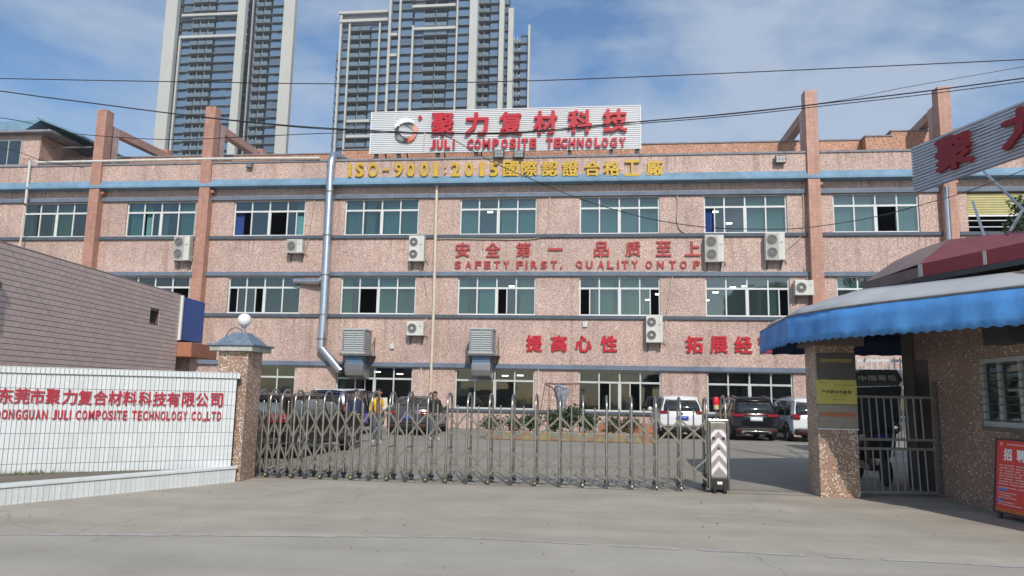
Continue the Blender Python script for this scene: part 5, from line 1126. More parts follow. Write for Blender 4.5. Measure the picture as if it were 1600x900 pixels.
MB().poly([E_l, E_c, E_e, E_b2, E_b]).build('eave_underside', M['soffit'], gh, fix=False)
b = MB()
dv = (E_e-E_c).normalized(); dnn = Vector((dv.y, -dv.x, 0)); dnn = dnn if dnn.x < 0 else -dnn
for s_, w_, tri in ((.0, .09, 0), (1.15, .06, 0), (2.0, .05, 0), (2.18, .07, 0), (2.40, .13, 1)):
    p = E_c+dv*(s_*1.15)+dnn*.004
    if tri: b.prism([p+Vector((0, 0, .02)), p+dv*w_+Vector((0, 0, .02)), p+dv*w_*.4+Vector((0, 0, .2))], dnn*.006)
    else: b.prism([p+Vector((0, 0, .01)), p+dv*w_+Vector((0, 0, .01)), p+dv*w_+Vector((0, 0, .23)), p+Vector((0, 0, .235))], dnn*.006)
b.build('bare_patch', M['plaster_old'], gh)
for s_ in (): p = E_c+(R_c-E_c)*.0+dv*s_*1.2; MB().obox(p+Vector((.1, .05, ft+.03)), p+Vector((.5, .18, ft+.27)), .03, .012).build('roof_scrape', M['chev_grey'], gh)
# ---- pedestrian gate
pg = thing('pedestrian_gate', 'grey bar gate in two panels between the plaque pillar and the guardhouse', 'gate', (4.45, 13.85, 0))
ga, gb = Vector((4.50, 13.75, 0)), Vector((5.97, 13.98, 0)); gu = (gb-ga).normalized(); GLN = (gb-ga).length
gm_ = mat('gate_paint', (.36, .35, .31), .5, .3)
def gp(t, z): return ga+gu*t+Vector((0, 0, z))
for z in (1.70, .96, .80, .06): MB().obox(gp(.02, z), gp(GLN, z), .035, .045).build('rail', gm_, pg, bevel=.004)
MB().obox(gp(.02, .03), gp(.02, 1.72), .05, .05).build('stile', gm_, pg); MB().obox(gp(GLN-.01, .03), gp(GLN-.01, 1.98), .05, .05).build('stile', M['bracket'], pg)
for k in range(9):
    t = .17+k*(GLN-.28)/9
    MB().tube([gp(t, .98), gp(t-.02, 1.68)], .014, 8).build('bar', gm_, pg, smooth=40); MB().tube([gp(t+.02, .08), gp(t+.005, .78)], .014, 8).build('bar', gm_, pg, smooth=40)
# ---- red recruitment board leaning by the wall
pu = Vector((.16, -.99, 0)).normalized(); pn_ = Vector((-pu.y*-1, 0, 0)); pnv = Vector((-.99, -.16, 0)).normalized()
q0 = on_x(1546, 690, 5.70); q0 = Vector((q0.x-.0, q0.y, 0))
pb_ = thing('notice_board', 'red recruitment poster board standing against the guardhouse wall', 'notice board', tuple(q0))
def pq(t, z, d=0): return q0+pu*t+pnv*d+Vector((.10*z, 0, z))
def pbx(name, t0, t1, z0, z1, d0, d1, m): MB().hexa([pq(t0, z0, d0), pq(t1, z0, d0), pq(t1, z0, d1), pq(t0, z0, d1), pq(t0, z1, d0), pq(t1, z1, d0), pq(t1, z1, d1), pq(t0, z1, d1)]).build(name, m, pb_)
pbx('panel', 0, 1.1, .10, 1.10, 0, -.03, M['poster_red']); pbx('frame_edge', -.025, 0, .08, 1.12, .012, -.05, M['dark_metal']); pbx('frame_edge', -.025, 1.12, 1.10, 1.125, .012, -.05, M['dark_metal']); pbx('frame_edge', 0, 1.12, .08, .10, .012, -.05, M['dark_metal'])
pbx('leg', .06, .11, -.0, .08, 0, -.04, M['dark_metal']); pbx('leg', 1.0, 1.05, 0, .08, 0, -.04, M['dark_metal'])
pbx('footer_band', .002, 1.098, .102, .15, .0005, .002, M['poster_orange'])
for k, ch in enumerate('招聘'): put_char(ch, pq(.23+k*.26, .90, .006), pu, Vector((.1, 0, 1)), .17, pb_, M['print_white'], .045, .006)
MB().lathe(tuple(pq(.09, 1.045, .004)), [(.028, 0), (.028, .003)], 14, 0, 'x').build('emblem', M['print_pale'], pb_)
zl = .74
rnd = random.Random(4)
for k in range(9):
    t = .05+rnd.uniform(0, .03)
    while t < (.7 if k in (7, 8) else .98):
        w_ = rnd.uniform(.05, .2); pbx('text_strip', t, min(t+w_, 1.05), zl, zl+.014, .0005, .002, M['print_pale']); t += w_+rnd.uniform(.012, .05)
    zl -= .037 if k < 7 else .05
pbx('text_strip', .2, 1.0, 1.035, 1.05, .0005, .002, M['print_pale'])
pbx('blue_heading', .03, .24, .395, .425, .001, .003, M['poster_blue']); pbx('blue_heading', .03, .16, .245, .275, .001, .003, M['poster_blue'])
for k in range(5): pbx('text_strip', .06, .06+rnd.uniform(.25, .5), .36-k*.033-(.03 if k > 2 else 0), .372-k*.033-(.03 if k > 2 else 0), .0005, .002, M['print_pale'])

# ---------------- second signboard on the guardhouse roof
S0 = on_z(1423, 230, 7.29); S1 = on_z(1600, 155, 7.29); su = (S1-S0).normalized(); SH = 1.05; SL = (S1-S0).length*2.0; snv = Vector((su.y, -su.x, 0)); snv = snv if snv.x < 0 else -snv
s2 = thing('roof_signboard', 'grey ribbed signboard seen from the side with dark red characters above the guardhouse', 'sign', (S0.x, S0.y, 6.2))
def sq(t, z, d=0): return Vector((S0.x, S0.y, 0))+su*t+snv*d+Vector((0, 0, z))
MB().hexa([sq(0, 6.22, -.03), sq(SL, 6.22, -.03), sq(SL, 6.22, -.06), sq(0, 6.22, -.06), sq(0, 7.28, -.03), sq(SL, 7.28, -.03), sq(SL, 7.28, -.06), sq(0, 7.28, -.06)]).build('backing_sheet', M['board_grey'], s2)
nrb = 15
for k in range(nrb):
    z = 6.23+k*1.05/nrb
    P = [sq(0, z, -.03), sq(0, z+.008, .008), sq(0, z+.045, .008), sq(0, z+.055, -.03)]
    MB().prism(P, su*SL).build('rib', M['board_grey'], s2)
    for j in range(int(SL/.7)):
        t_ = rnd.uniform(.1, SL-.5); MB().prism([sq(t_, z+.056, -.028), sq(t_+rnd.uniform(.15, .45), z+.056, -.028), sq(t_+.3, z+.066, -.028), sq(t_, z+.066, -.028)], snv*.01).build('gap_line', M['dark_metal'] if rnd.random() < .6 else M['sign_white'], s2) if j % 2 == 0 else None
for k, (ch, px_, py_) in enumerate((('聚', 1490, 236), ('力', 1600, 200), ('复', 1760, 160))):
    c = on_plane(px_, py_, sq(0, 6.7, .09), snv)
    put_char(ch, (c.x, c.y, 6.76), su, Z, .74, s2, mat('board_red', (.26, .012, .02), .5), .05, .09, w=.95)
poles = [((1478, 292), (1480, 378), .07)]
for (a, c, r_) in poles:
    p = on_z(a[0], a[1], 6.3); MB().tube([(p.x, p.y, 6.3), (p.x, p.y, 4.2)], .055, 10).build('pole', M['galv'], s2, smooth=40)
for (a, za, c, zc) in (((1520, 315), 6.35, (1541, 378), 4.75), ((1537, 268), 6.6, (1606, 334), 5.3), ((1598, 328), 5.4, (1578, 362), 4.8)):
    MB().tube([on_z(a[0], a[1], za), on_z(c[0], c[1], zc)], .028, 8).build('strut', M['galv'], s2, smooth=40)

# unseen block added beyond the right edge of the view to shade the yard
nb = thing('shade_block', 'plain unseen block added outside the right edge of the view to shade the yard', 'building', (16, 10, 0))
MB().box(10.7, 20, 9, 16, 0, 10).build('body', M['concrete'], nb)

# ================================================================== VEHICLES
def lerp(tab, x):
    if x <= tab[0][0]: return tab[0][1]
    for (a, u), (b, v) in zip(tab[:-1], tab[1:]):
        if x <= b: t = (x-a)/(b-a); t = t*t*(3-2*t)*.5+t*.5; return u+(v-u)*t
    return tab[-1][1]
def make_car(name, label, cat, paint, P, rear=(0, 0), yaw=0.0, group=None):
    """P: length L, half width W, belt z, top profile [(y, z)], rear profile [(z, y)], front profile"""
    Lc, Wd, zb, belt = P['L'], P['W'], P.get('zb', .28), P['belt']
    top = P['top']; rearp = P['rear']; frontp = P['front']; roofz = max(z for _, z in top)
    t = thing(name, label, cat, (rear[0], rear[1], 0), group); LOCAL[0] = True; rear = (0, 0)
    def yr(z): return lerp(rearp, z)
    def yf(z): return Lc-lerp(frontp, z)
    def halfw(y, z):
        u = (y-Lc/2)/(Lc/2); w = Wd*(1-.07*abs(u)**4-.02*abs(u)**2)
        if z > belt: w -= (z-belt)*P.get('tumble', .30)+.03*min(1, (z-belt)/.08)
        elif z < .5: w -= (.5-z)*.12
        else: w -= .02*((z-.75)/.3)**2
        return w
    bul = .10
    def rear_pt(x, z): w = halfw(.1, z); return (x, yr(z)+bul*(x/w)**4*.6+.05*(x/w)**2, z)
    def front_pt(x, z): w = halfw(Lc-.1, z); return (x, yf(z)-.22*(x/w)**2, z)
    zt_r = lerp(top, yr(roofz)+.02) if P.get('hatch') else lerp(top, .03)
    # side stations
    ns, nr_ = 34, 13
    def topz(y): return lerp(top, y)
    sides = {}
    for sx in (1, -1):
        G = []
        for i in range(ns+1):
            row = []
            for j in range(nr_+1):
                f = j/nr_
                ze_r = P['rear_top']; ze_f = P['front_top']
                # blend of end profile and straight body
                ty = i/ns
                zmax = topz(max(.02, min(Lc-.02, ty*Lc)))
                if i == 0: zmax = ze_r
                if i == ns: zmax = ze_f
                z = zb+(zmax-zb)*f
                y = ty*Lc
                y = max(y, rear_pt(halfw(.1, z), z)[1]+ty*.3) if i else rear_pt(halfw(.1, z), z)[1]
                y = min(y, front_pt(halfw(Lc-.1, z), z)[1]-(1-ty)*.3) if i < ns else front_pt(halfw(Lc-.1, z), z)[1]
                row.append((sx*halfw(y, z), y, z))
            G.append(row)
        sides[sx] = G
    b = MB(); b.grid(sides[1]); b.grid(sides[-1])
    # top skin between the side tops, crowned
    T = []
    for i in range(ns+1):
        x1, y1, z1 = sides[1][i][-1]; row = []
        for k in range(13):
            u = -1+2*k/12; row.append((x1*u, (y1 if i not in (0, ns) else (rear_pt(x1*u, z1)[1] if i == 0 else front_pt(x1*u, z1)[1])), z1+.045*(1-u*u)*(1 if 0 < i < ns else 0)+(.0)))
        T.append(row)
    b.grid(T)
    RR = []
    for j in range(nr_+1):
        z = zb+(P['rear_top']-zb)*j/nr_; w = halfw(.1, z); RR.append([rear_pt(w*(-1+2*k/12), z) for k in range(13)])
    b.grid(RR); FF = []
    for j in range(nr_+1):
        z = zb+(P['front_top']-zb)*j/nr_; w = halfw(Lc-.1, z); FF.append([front_pt(w*(-1+2*k/12), z) for k in range(13)])
    b.grid(FF)
    b.quad((-Wd*.9, .15, zb), (Wd*.9, .15, zb), (Wd*.9, Lc-.3, zb), (-Wd*.9, Lc-.3, zb))
    b.build('body', paint, t, smooth=38)
    # patches lying on the skins
    def rpatch(nm, pts, m, off=.012, th=.02, nx=8):
        """pts: list of (z, x0, x1) rows on the rear face"""
        G = [[(lambda q: (q[0], q[1]-off, q[2]))(rear_pt(x0+(x1-x0)*k/nx, z)) for k in range(nx+1)] for z, x0, x1 in pts]
        bb = MB(); bb.grid(G); return bb.build(nm, m, t, smooth=True, solid=-th, fix=False)
    def spatch(nm, sx, rows, m, off=.008, th=.012, ny=8):
        G = []
        for z, y0, y1 in rows:
            G.append([(sx*(halfw(y0+(y1-y0)*k/ny, z)+off), y0+(y1-y0)*k/ny, z) for k in range(ny+1)])
        bb = MB(); bb.grid(G if sx > 0 else [g[::-1] for g in G]); return bb.build(nm, m, t, smooth=True, solid=-th, fix=False)
    def tpatch(nm, ya, yb, wa, wb_, m, off=.012):
        G = []
        for i in range(9):
            y = ya+(yb-ya)*i/8; z = topz(y); w = (wa+(wb_-wa)*i/8)*halfw(y, z); G.append([(w*u, y, z+.045*(1-u*u)+off) for u in [-1+2*k/8 for k in range(9)]])
        bb = MB(); bb.grid(G); return bb.build(nm, m, t, smooth=True, solid=.006, fix=False)
    gl = P.get('glass', M['car_glass'])
    wr = halfw(.1, belt)
    if P.get('hatch'):
        z0, z1 = belt+.06, P['rear_top']-.10; rpatch('rear_window', [(z0, -wr*.86, wr*.86), ((z0+z1)/2, -wr*.83, wr*.83), (z1, -wr*.74, wr*.74)], gl)
        rpatch('roof_spoiler', [(P['rear_top']-.07, -wr*.72, wr*.72), (P['rear_top']-.005, -wr*.70, wr*.70)], paint, .05, .05)
        rpatch('rear_wiper', [(z0+.03, -.02, .36), (z0+.045, -.02, .36)], M['trim'], .03, .01)
        tpatch('windshield', P['ws'][0], P['ws'][1], .86, .80, gl)
    else:
        tpatch('rear_window', P['rw'][0], P['rw'][1], .84, .82, gl); tpatch('windshield', P['ws'][0], P['ws'][1], .84, .84, gl)
    for sx in (1, -1):
        for y0, y1, sl0, sl1 in P['wins']:
            zt1 = min(topz(y0+sl0+.05), topz(y1-sl1-.05))-.09; z0 = belt+.035
            spatch('side_window', sx, [(z0, y0, y1), ((z0+zt1)/2, y0+sl0*.5, y1-sl1*.5), (zt1, y0+sl0, y1-sl1)], gl)
        spatch('rocker_trim', sx, [(zb-.01, .3, Lc-.35), (zb+.12, .25, Lc-.35)], P.get('cladding', M['trim']), .012)
        for y in P['handles']: spatch('door_handle', sx, [(belt-.12, y, y+.2), (belt-.09, y, y+.2)], paint, .03, .02, 2)
        if P.get('rails'): MB().tube([(sx*(halfw(Lc*.3, roofz)-.06), .55, topz(.55)+.05), (sx*(halfw(Lc*.3, roofz)-.06), Lc*.3, roofz+.07), (sx*(halfw(Lc*.3, roofz)-.06), Lc*.52, topz(Lc*.52)+.05)], .018, 6).build('roof_rail', M['chrome'], t, smooth=True)
        ym = P['ws'][1]-.28 if P['ws'][1] > P['ws'][0] else P['ws'][0]-.3; ym = Lc*.60
        MB().lathe((sx*(halfw(ym, belt)+.12), ym, belt+.10), [(.03, -.05), (.085, -.02), (.085, .04), (.05, .08)], 10, 0, 'y').build('mirror', paint, t, smooth=50)
        MB().obox((sx*(halfw(ym, belt)-.03), ym, belt+.03), (sx*(halfw(ym, belt)+.1), ym, belt+.08), .04, .03).build('mirror_arm', M['trim'], t)
    # wheel arches and wheels
    wr_ = P.get('wheel', .34)
    for sx in (1, -1):
        for y in P['axles']:
            w = halfw(y, .5)
            arch = MB(); arch.prism([(sx*(w-.06), y+(wr_+.07)*math.cos(R(a)), wr_+(wr_+.07)*math.sin(R(a))) for a in range(-12, 193, 12)], (sx*.075, 0, 0)); arch.build('wheel_arch', M['trim'], t)
            whl = thing('wheel', None, None, (sx*(w-.10), y, wr_)); whl.parent = t
            MB2 = MB(); MB2.lathe((-.11, 0, 0), [(wr_-.09, 0), (wr_-.02, 0), (wr_, .03), (wr_, .19), (wr_-.02, .22), (wr_-.09, .22)], 28, 0, 'x'); MB2.build('tyre', M['rubber'], whl, smooth=40)
            rm = MB(); cx_ = sx*.10
            rm.lathe((cx_-.01, 0, 0), [(wr_-.10, 0), (wr_-.10, .02)], 24, 1, 'x')
            for k in range(5):
                a = k*2*math.pi/5+.3; rm.obox((cx_+sx*.015, 0, 0), (cx_+sx*.015, (wr_-.1)*math.cos(a), (wr_-.1)*math.sin(a)), .07, .02, (1, 0, 0), 0)
            rm.tube([(cx_+sx*.015, (wr_-.095)*math.cos(q*math.pi/12), (wr_-.095)*math.sin(q*math.pi/12)) for q in range(24)], .014, 5, 0, closed=True)
            rm.build('rim', [M['chrome'], M['trim']], whl, smooth=30)
    # rear details
    bz = P.get('bump', .50)
    rpatch('rear_bumper', [(zb-.02, -wr*.93, wr*.93), (bz*.75, -wr*.97, wr*.97), (bz, -wr*.96, wr*.96)], P.get('cladding', M['trim']), .035, .04)
    if P.get('skid'): rpatch('skid_plate', [(zb+.06, -.5, .5), (zb+.10, -.55, .55)], M['chrome'], .08, .02); rpatch('skid_plate', [(zb+.0, -.62, -.48), (zb+.10, -.55, -.40)], M['chrome'], .08, .02); rpatch('skid_plate', [(zb+.0, .48, .62), (zb+.10, .40, .55)], M['chrome'], .08, .02)
    lz0, lz1, lx0_, lx1_ = P['light']
    for sx in (1, -1):
        a, c = (lx0_, lx1_) if sx > 0 else (-lx1_, -lx0_)
        rows = [(lz0, a+(.06 if sx > 0 else 0), c-(0 if sx > 0 else .06)), (lz1, a, c)]
        rpatch('tail_light', rows, P.get('lightmat', M['tail_red']), .022, .03, 6)
        spatch('tail_light', sx, [(lz0+.01, .08+P['rear_off'], .20+P['rear_off']), (lz1, .07+P['rear_off'], .30+P['rear_off'])], P.get('lightmat', M['tail_red']), .012)
    if P.get('lightbar'): rpatch('light_bar', [(lz1-.05, -lx0_, lx0_), (lz1-.01, -lx0_, lx0_)], M['tail_red'], .02, .02)
    pz = P['plate']; rpatch('licence_plate', [(pz, -.24, .24), (pz+.15, -.24, .24)], P.get('platemat', M['plate_blue']), .035, .012, 4)
    rpatch('plate_bolts', [(pz+.12, -.17, -.15), (pz+.135, -.17, -.15)], M['chrome'], .05, .005, 1)
    e = rear_pt(0, pz+.25); MB().lathe((rear[0], rear[1]+e[1]-.03, e[2]), [(.045, 0), (.045, .012)], 14, 0, 'y').build('badge', M['chrome'], t)
    rpatch('tailgate_seam', [(bz+.03, -wr*.8, wr*.8), (bz+.042, -wr*.8, wr*.8)], M['trim'], .004, .004)
    for sx in (1, -1): rpatch('reflector', [(bz*.72, sx*.62-.1, sx*.62+.1), (bz*.72+.05, sx*.62-.1, sx*.62+.1)], M['tail_red'], .085, .01, 2)
    MB().tube([(rear[0]+.5, rear[1]+.02, zb+.02), (rear[0]+.5, rear[1]+.25, zb+.02)], .03, 8).build('exhaust', M['chrome'], t, smooth=40)
    LOCAL[0] = False; t.rotation_euler = (0, 0, yaw)
    return t
SUV = dict(L=4.65, W=.93, belt=1.02, zb=.30, hatch=True, rear_top=1.60, front_top=.92, tumble=.30, rear_off=.1,
           top=[(0, 1.60), (.35, 1.64), (1.3, 1.70), (2.3, 1.69), (2.7, 1.62), (3.45, 1.12), (3.7, 1.06), (4.3, .98), (4.65, .90)],
           rear=[(.3, .12), (.5, .0), (.9, .03), (1.05, .08), (1.6, .36)], front=[(.3, .12), (.5, 0), (.9, .12)], ws=(3.42, 2.72),
           wins=[(.42, 1.05, .32, .02), (1.12, 2.12, .02, .02), (2.2, 3.22, .02, .52)], handles=(1.25, 2.3), axles=(.92, 3.7), wheel=.36, light=(.90, 1.04, .50, .86), plate=.72, rails=True, bump=.52)
def S(**k): d = dict(SUV); d.update(k); return d
make_car('parked_car', 'black sport utility vehicle with a licence plate coloured pale for glare parked right of the gate motor', 'car', M['paint_black'], S(light=(.93, 1.05, .42, .88), lightbar=True, skid=True, platemat=M['plate_pale'], plate=.78, glass=M['car_glass']), (6.28, 30.45), R(1))  # pale plate colour imitates an overexposed blue plate
make_car('parked_car', 'white sport utility vehicle with a blue licence plate seen through the folding gate', 'car', M['paint_white'], S(light=(1.0, 1.10, .52, .86), belt=1.05, plate=.76, rails=False, cladding=M['trim']), (3.42, 30.5), R(1))
make_car('parked_car', 'white hatchback half hidden behind the right gate pillar', 'car', M['paint_white'], S(L=4.5, light=(.88, 1.08, .56, .86), belt=1.0, plate=.62, rails=True), (8.55, 30.4), R(4))
make_car('parked_car', 'blackish maroon sport utility vehicle parked right behind the left end of the folding gate', 'car', M['paint_maroon'], S(glass=M['car_glass_reflect'], light=(.86, 1.06, .44, .88), light_=0, belt=.98, plate=.62, platemat=M['plate_pale'], top=[(0, 1.42), (.35, 1.46), (1.3, 1.50), (2.3, 1.49), (2.7, 1.43), (3.45, 1.08), (3.7, 1.03), (4.3, .95), (4.65, .88)], rear_top=1.42), (-8.12, 16.8), R(-6))  # paler glass colour stands in for light reflected in the windows
make_car('parked_car', 'dark grey saloon car parked between the two walking people', 'car', M['paint_grey'], dict(L=4.75, W=.91, belt=.93, zb=.24, rear_top=.99, front_top=.78, tumble=.34, rear_off=.0, hatch=False, rw=(.62, 1.42), ws=(3.35, 2.6),
   top=[(0, .99), (.1, 1.02), (.55, 1.06), (1.45, 1.42), (2.0, 1.47), (2.55, 1.44), (3.4, .98), (4.2, .90), (4.75, .76)], rear=[(.24, .14), (.5, 0), (.8, .0), (1.0, .06)], front=[(.24, .12), (.5, 0), (.8, .14)],
   wins=[(1.15, 1.95, .45, .02), (2.03, 3.1, .02, .55)], handles=(1.35, 2.35), axles=(.95, 3.75), wheel=.33, light=(.76, .92, .48, .84), plate=.60, bump=.44, rails=False), (-7.25, 28.2), R(2))
make_car('parked_van', 'navy van with sun glint painted as a white roof standing beyond the blackish maroon car', 'van', M['paint_navy'], S(L=4.7, W=.84, belt=1.05, top=[(0, 1.60), (.3, 1.64), (1.5, 1.68), (3.0, 1.66), (3.3, 1.58), (3.9, 1.2), (4.2, 1.1), (4.7, .95)], rear_top=1.60, rear=[(.3, .05), (.5, 0), (1.1, .04), (1.60, .16)], wins=[(.3, 1.1, .1, .02), (1.2, 2.3, .02, .02), (2.4, 3.5, .02, .45)], ws=(3.85, 3.35), light=(.85, 1.15, .70, .84), plate=.72, rails=False, tumble=.16), (on_y(505, 650, 26.2).x, 26.2), R(-3))
vn = [o for o in COL.objects if o.name.startswith('parked_van')][0]
LOCAL[0] = True
MB().hexa([(-.60, .3, 1.64), (.60, .3, 1.64), (.60, 2.6, 1.69), (-.60, 2.6, 1.69), (-.54, .38, 1.70), (.54, .38, 1.70), (.54, 2.5, 1.74), (-.54, 2.5, 1.74)]).build('roof_glint', M['paint_white'], vn, bevel=.03)  # white panel stands in for sun glinting off the dark roof
LOCAL[0] = False

# ---------------- delivery scooter with rain canopy, seen behind the pedestrian gate
sco = thing('canopied_scooter', 'dark electric scooter under a grey rain canopy with white characters behind the bar gate', 'scooter', (5.55, 16.0, 0))
LOCAL[0] = True
cp = [(-.56, -.55, 1.90), (.40, -.55, 1.94), (.52, -.45, 2.06), (.50, -.25, 2.26), (-.18, -.25, 2.26), (-.42, -.38, 2.12)]
MB().prism(cp, (0, 1.5, .0)).build('canopy', M['canopy_grey'], sco, bevel=.03)
MB().prism([(-.54, -.555, 1.89), (.44, -.555, 1.93), (.40, -.50, 1.50), (.36, -.47, 1.0), (-.44, -.47, .96), (-.50, -.50, 1.50)], (0, .02, 0)).build('windshield', mat('dark_screen', (.05, .065, .08), .15), sco)
for x in (-.46, .40):
    for y in (-.45, .8): MB().tube([(x, y, 2.0), (x*.75, y*.8, .55)], .018, 6).build('canopy_post', M['dark_metal'], sco)
for k, ch in enumerate('中国雨坦'): put_char(ch, (5.55-.34+k*.21+.05, 16-.44, 2.12), X, Vector((.25, .62, .78)), .125, sco, M['print_white'], .05, .004, w=.17) if False else None
LOCAL[0] = False
for k, ch in enumerate('中国雨坦'): put_char(ch, (5.55-.27+k*.185, 16-.485, 2.075+k*.006), X, Vector((.10, .55, .83)), .13, sco, M['print_white'], .05, .004, w=.155)
LOCAL[0] = True
MB().prism([(-.22, -.42, .5), (.22, -.42, .5), (.26, -.50, 1.02), (.14, -.58, 1.16), (-.14, -.58, 1.16), (-.26, -.50, 1.02)], (0, .22, 0)).build('front_shield', M['scooter_dark'], sco, bevel=.04)
hd = MB().lathe((.30, -.60, 1.12), [(.02, -.05), (.075, -.03), (.085, .0), (.07, .10), (.03, .16)], 14, 0, 'y').build('headlight', M['chrome'], sco, smooth=50)
MB().tube([(.30, -.52, 1.05), (.28, -.45, 1.26), (.34, -.47, 1.34)], .02, 8).build('mirror_stem', M['chrome'], sco, smooth=True)
MB().tube([(-.34, -.30, 1.08), (-.15, -.40, 1.12), (.15, -.40, 1.12), (.34, -.30, 1.08)], .018, 8).build('handlebar', M['dark_metal'], sco, smooth=True)
MB().box(-.13, .16, -.62, -.59, .86, .98).build('number_board', M['plate_blue'], sco, bevel=.01)
MB().hexa([(-.2, .1, .55), (.2, .1, .55), (.2, 1.0, .55), (-.2, 1.0, .55), (-.16, .12, .82), (.16, .12, .82), (.18, .98, .90), (-.18, .98, .90)]).build('seat', M['black_plastic'], sco, bevel=.04)
MB().hexa([(-.17, -.3, .25), (.17, -.3, .25), (.2, 1.05, .28), (-.2, 1.05, .28), (-.15, -.3, .36), (.15, -.3, .36), (.2, 1.05, .56), (-.2, 1.05, .56)]).build('body', M['scooter_dark'], sco, bevel=.03)
MB().tube([(0, -.45, 1.0), (0, -.68, .28)], .035, 8).build('fork', M['dark_metal'], sco)
for y in (-.70, .85):
    MB().lathe((-.06, y, .27), [(.19, 0), (.26, .02), (.27, .06), (.26, .10), (.19, .12)], 22, 0, 'x').build('wheel', M['rubber'], sco, smooth=40)
LOCAL[0] = False

# ================================================================== PEOPLE
def skin_body(name, joints, edges, m, parent, sub=2, extra=None, root=0):
    """joints: [(x, y, z, r)] or (.., rx, ry)"""
    me = bpy.data.meshes.new(name); me.from_pydata([j[:3] for j in joints], edges, [])
    o = bpy.data.objects.new(name, me); COL.objects.link(o)
    sk = o.modifiers.new('skin', 'SKIN'); sk.use_smooth_shade = True; sk.branch_smoothing = .6
    ly = me.skin_vertices[0].data if me.skin_vertices else None
    for i, j in enumerate(joints):
        ly[i].radius = (j[3], j[4] if len(j) > 4 else j[3]); ly[i].use_root = (i == root)
    if sub: s_ = o.modifiers.new('sub', 'SUBSURF'); s_.levels = sub; s_.render_levels = sub
    dg = bpy.context.evaluated_depsgraph_get(); m2 = bpy.data.meshes.new_from_object(o.evaluated_get(dg))
    bpy.data.objects.remove(o); bpy.data.meshes.remove(me)
    for p in m2.polygons: p.use_smooth = True
    m2.materials.clear(); m2.materials.append(m)
    if extra: 
        bm = bmesh.new(); bm.from_mesh(m2); tmp = bpy.data.meshes.new('tmp'); tmp.from_pydata(extra.v, [], extra.f); bm.from_mesh(tmp); bm.normal_update(); bm.to_mesh(m2); bm.free(); bpy.data.meshes.remove(tmp)
        for p in m2.polygons: p.use_smooth = True
    o2 = bpy.data.objects.new(name, m2); COL.objects.link(o2); o2.parent = parent
    return o2
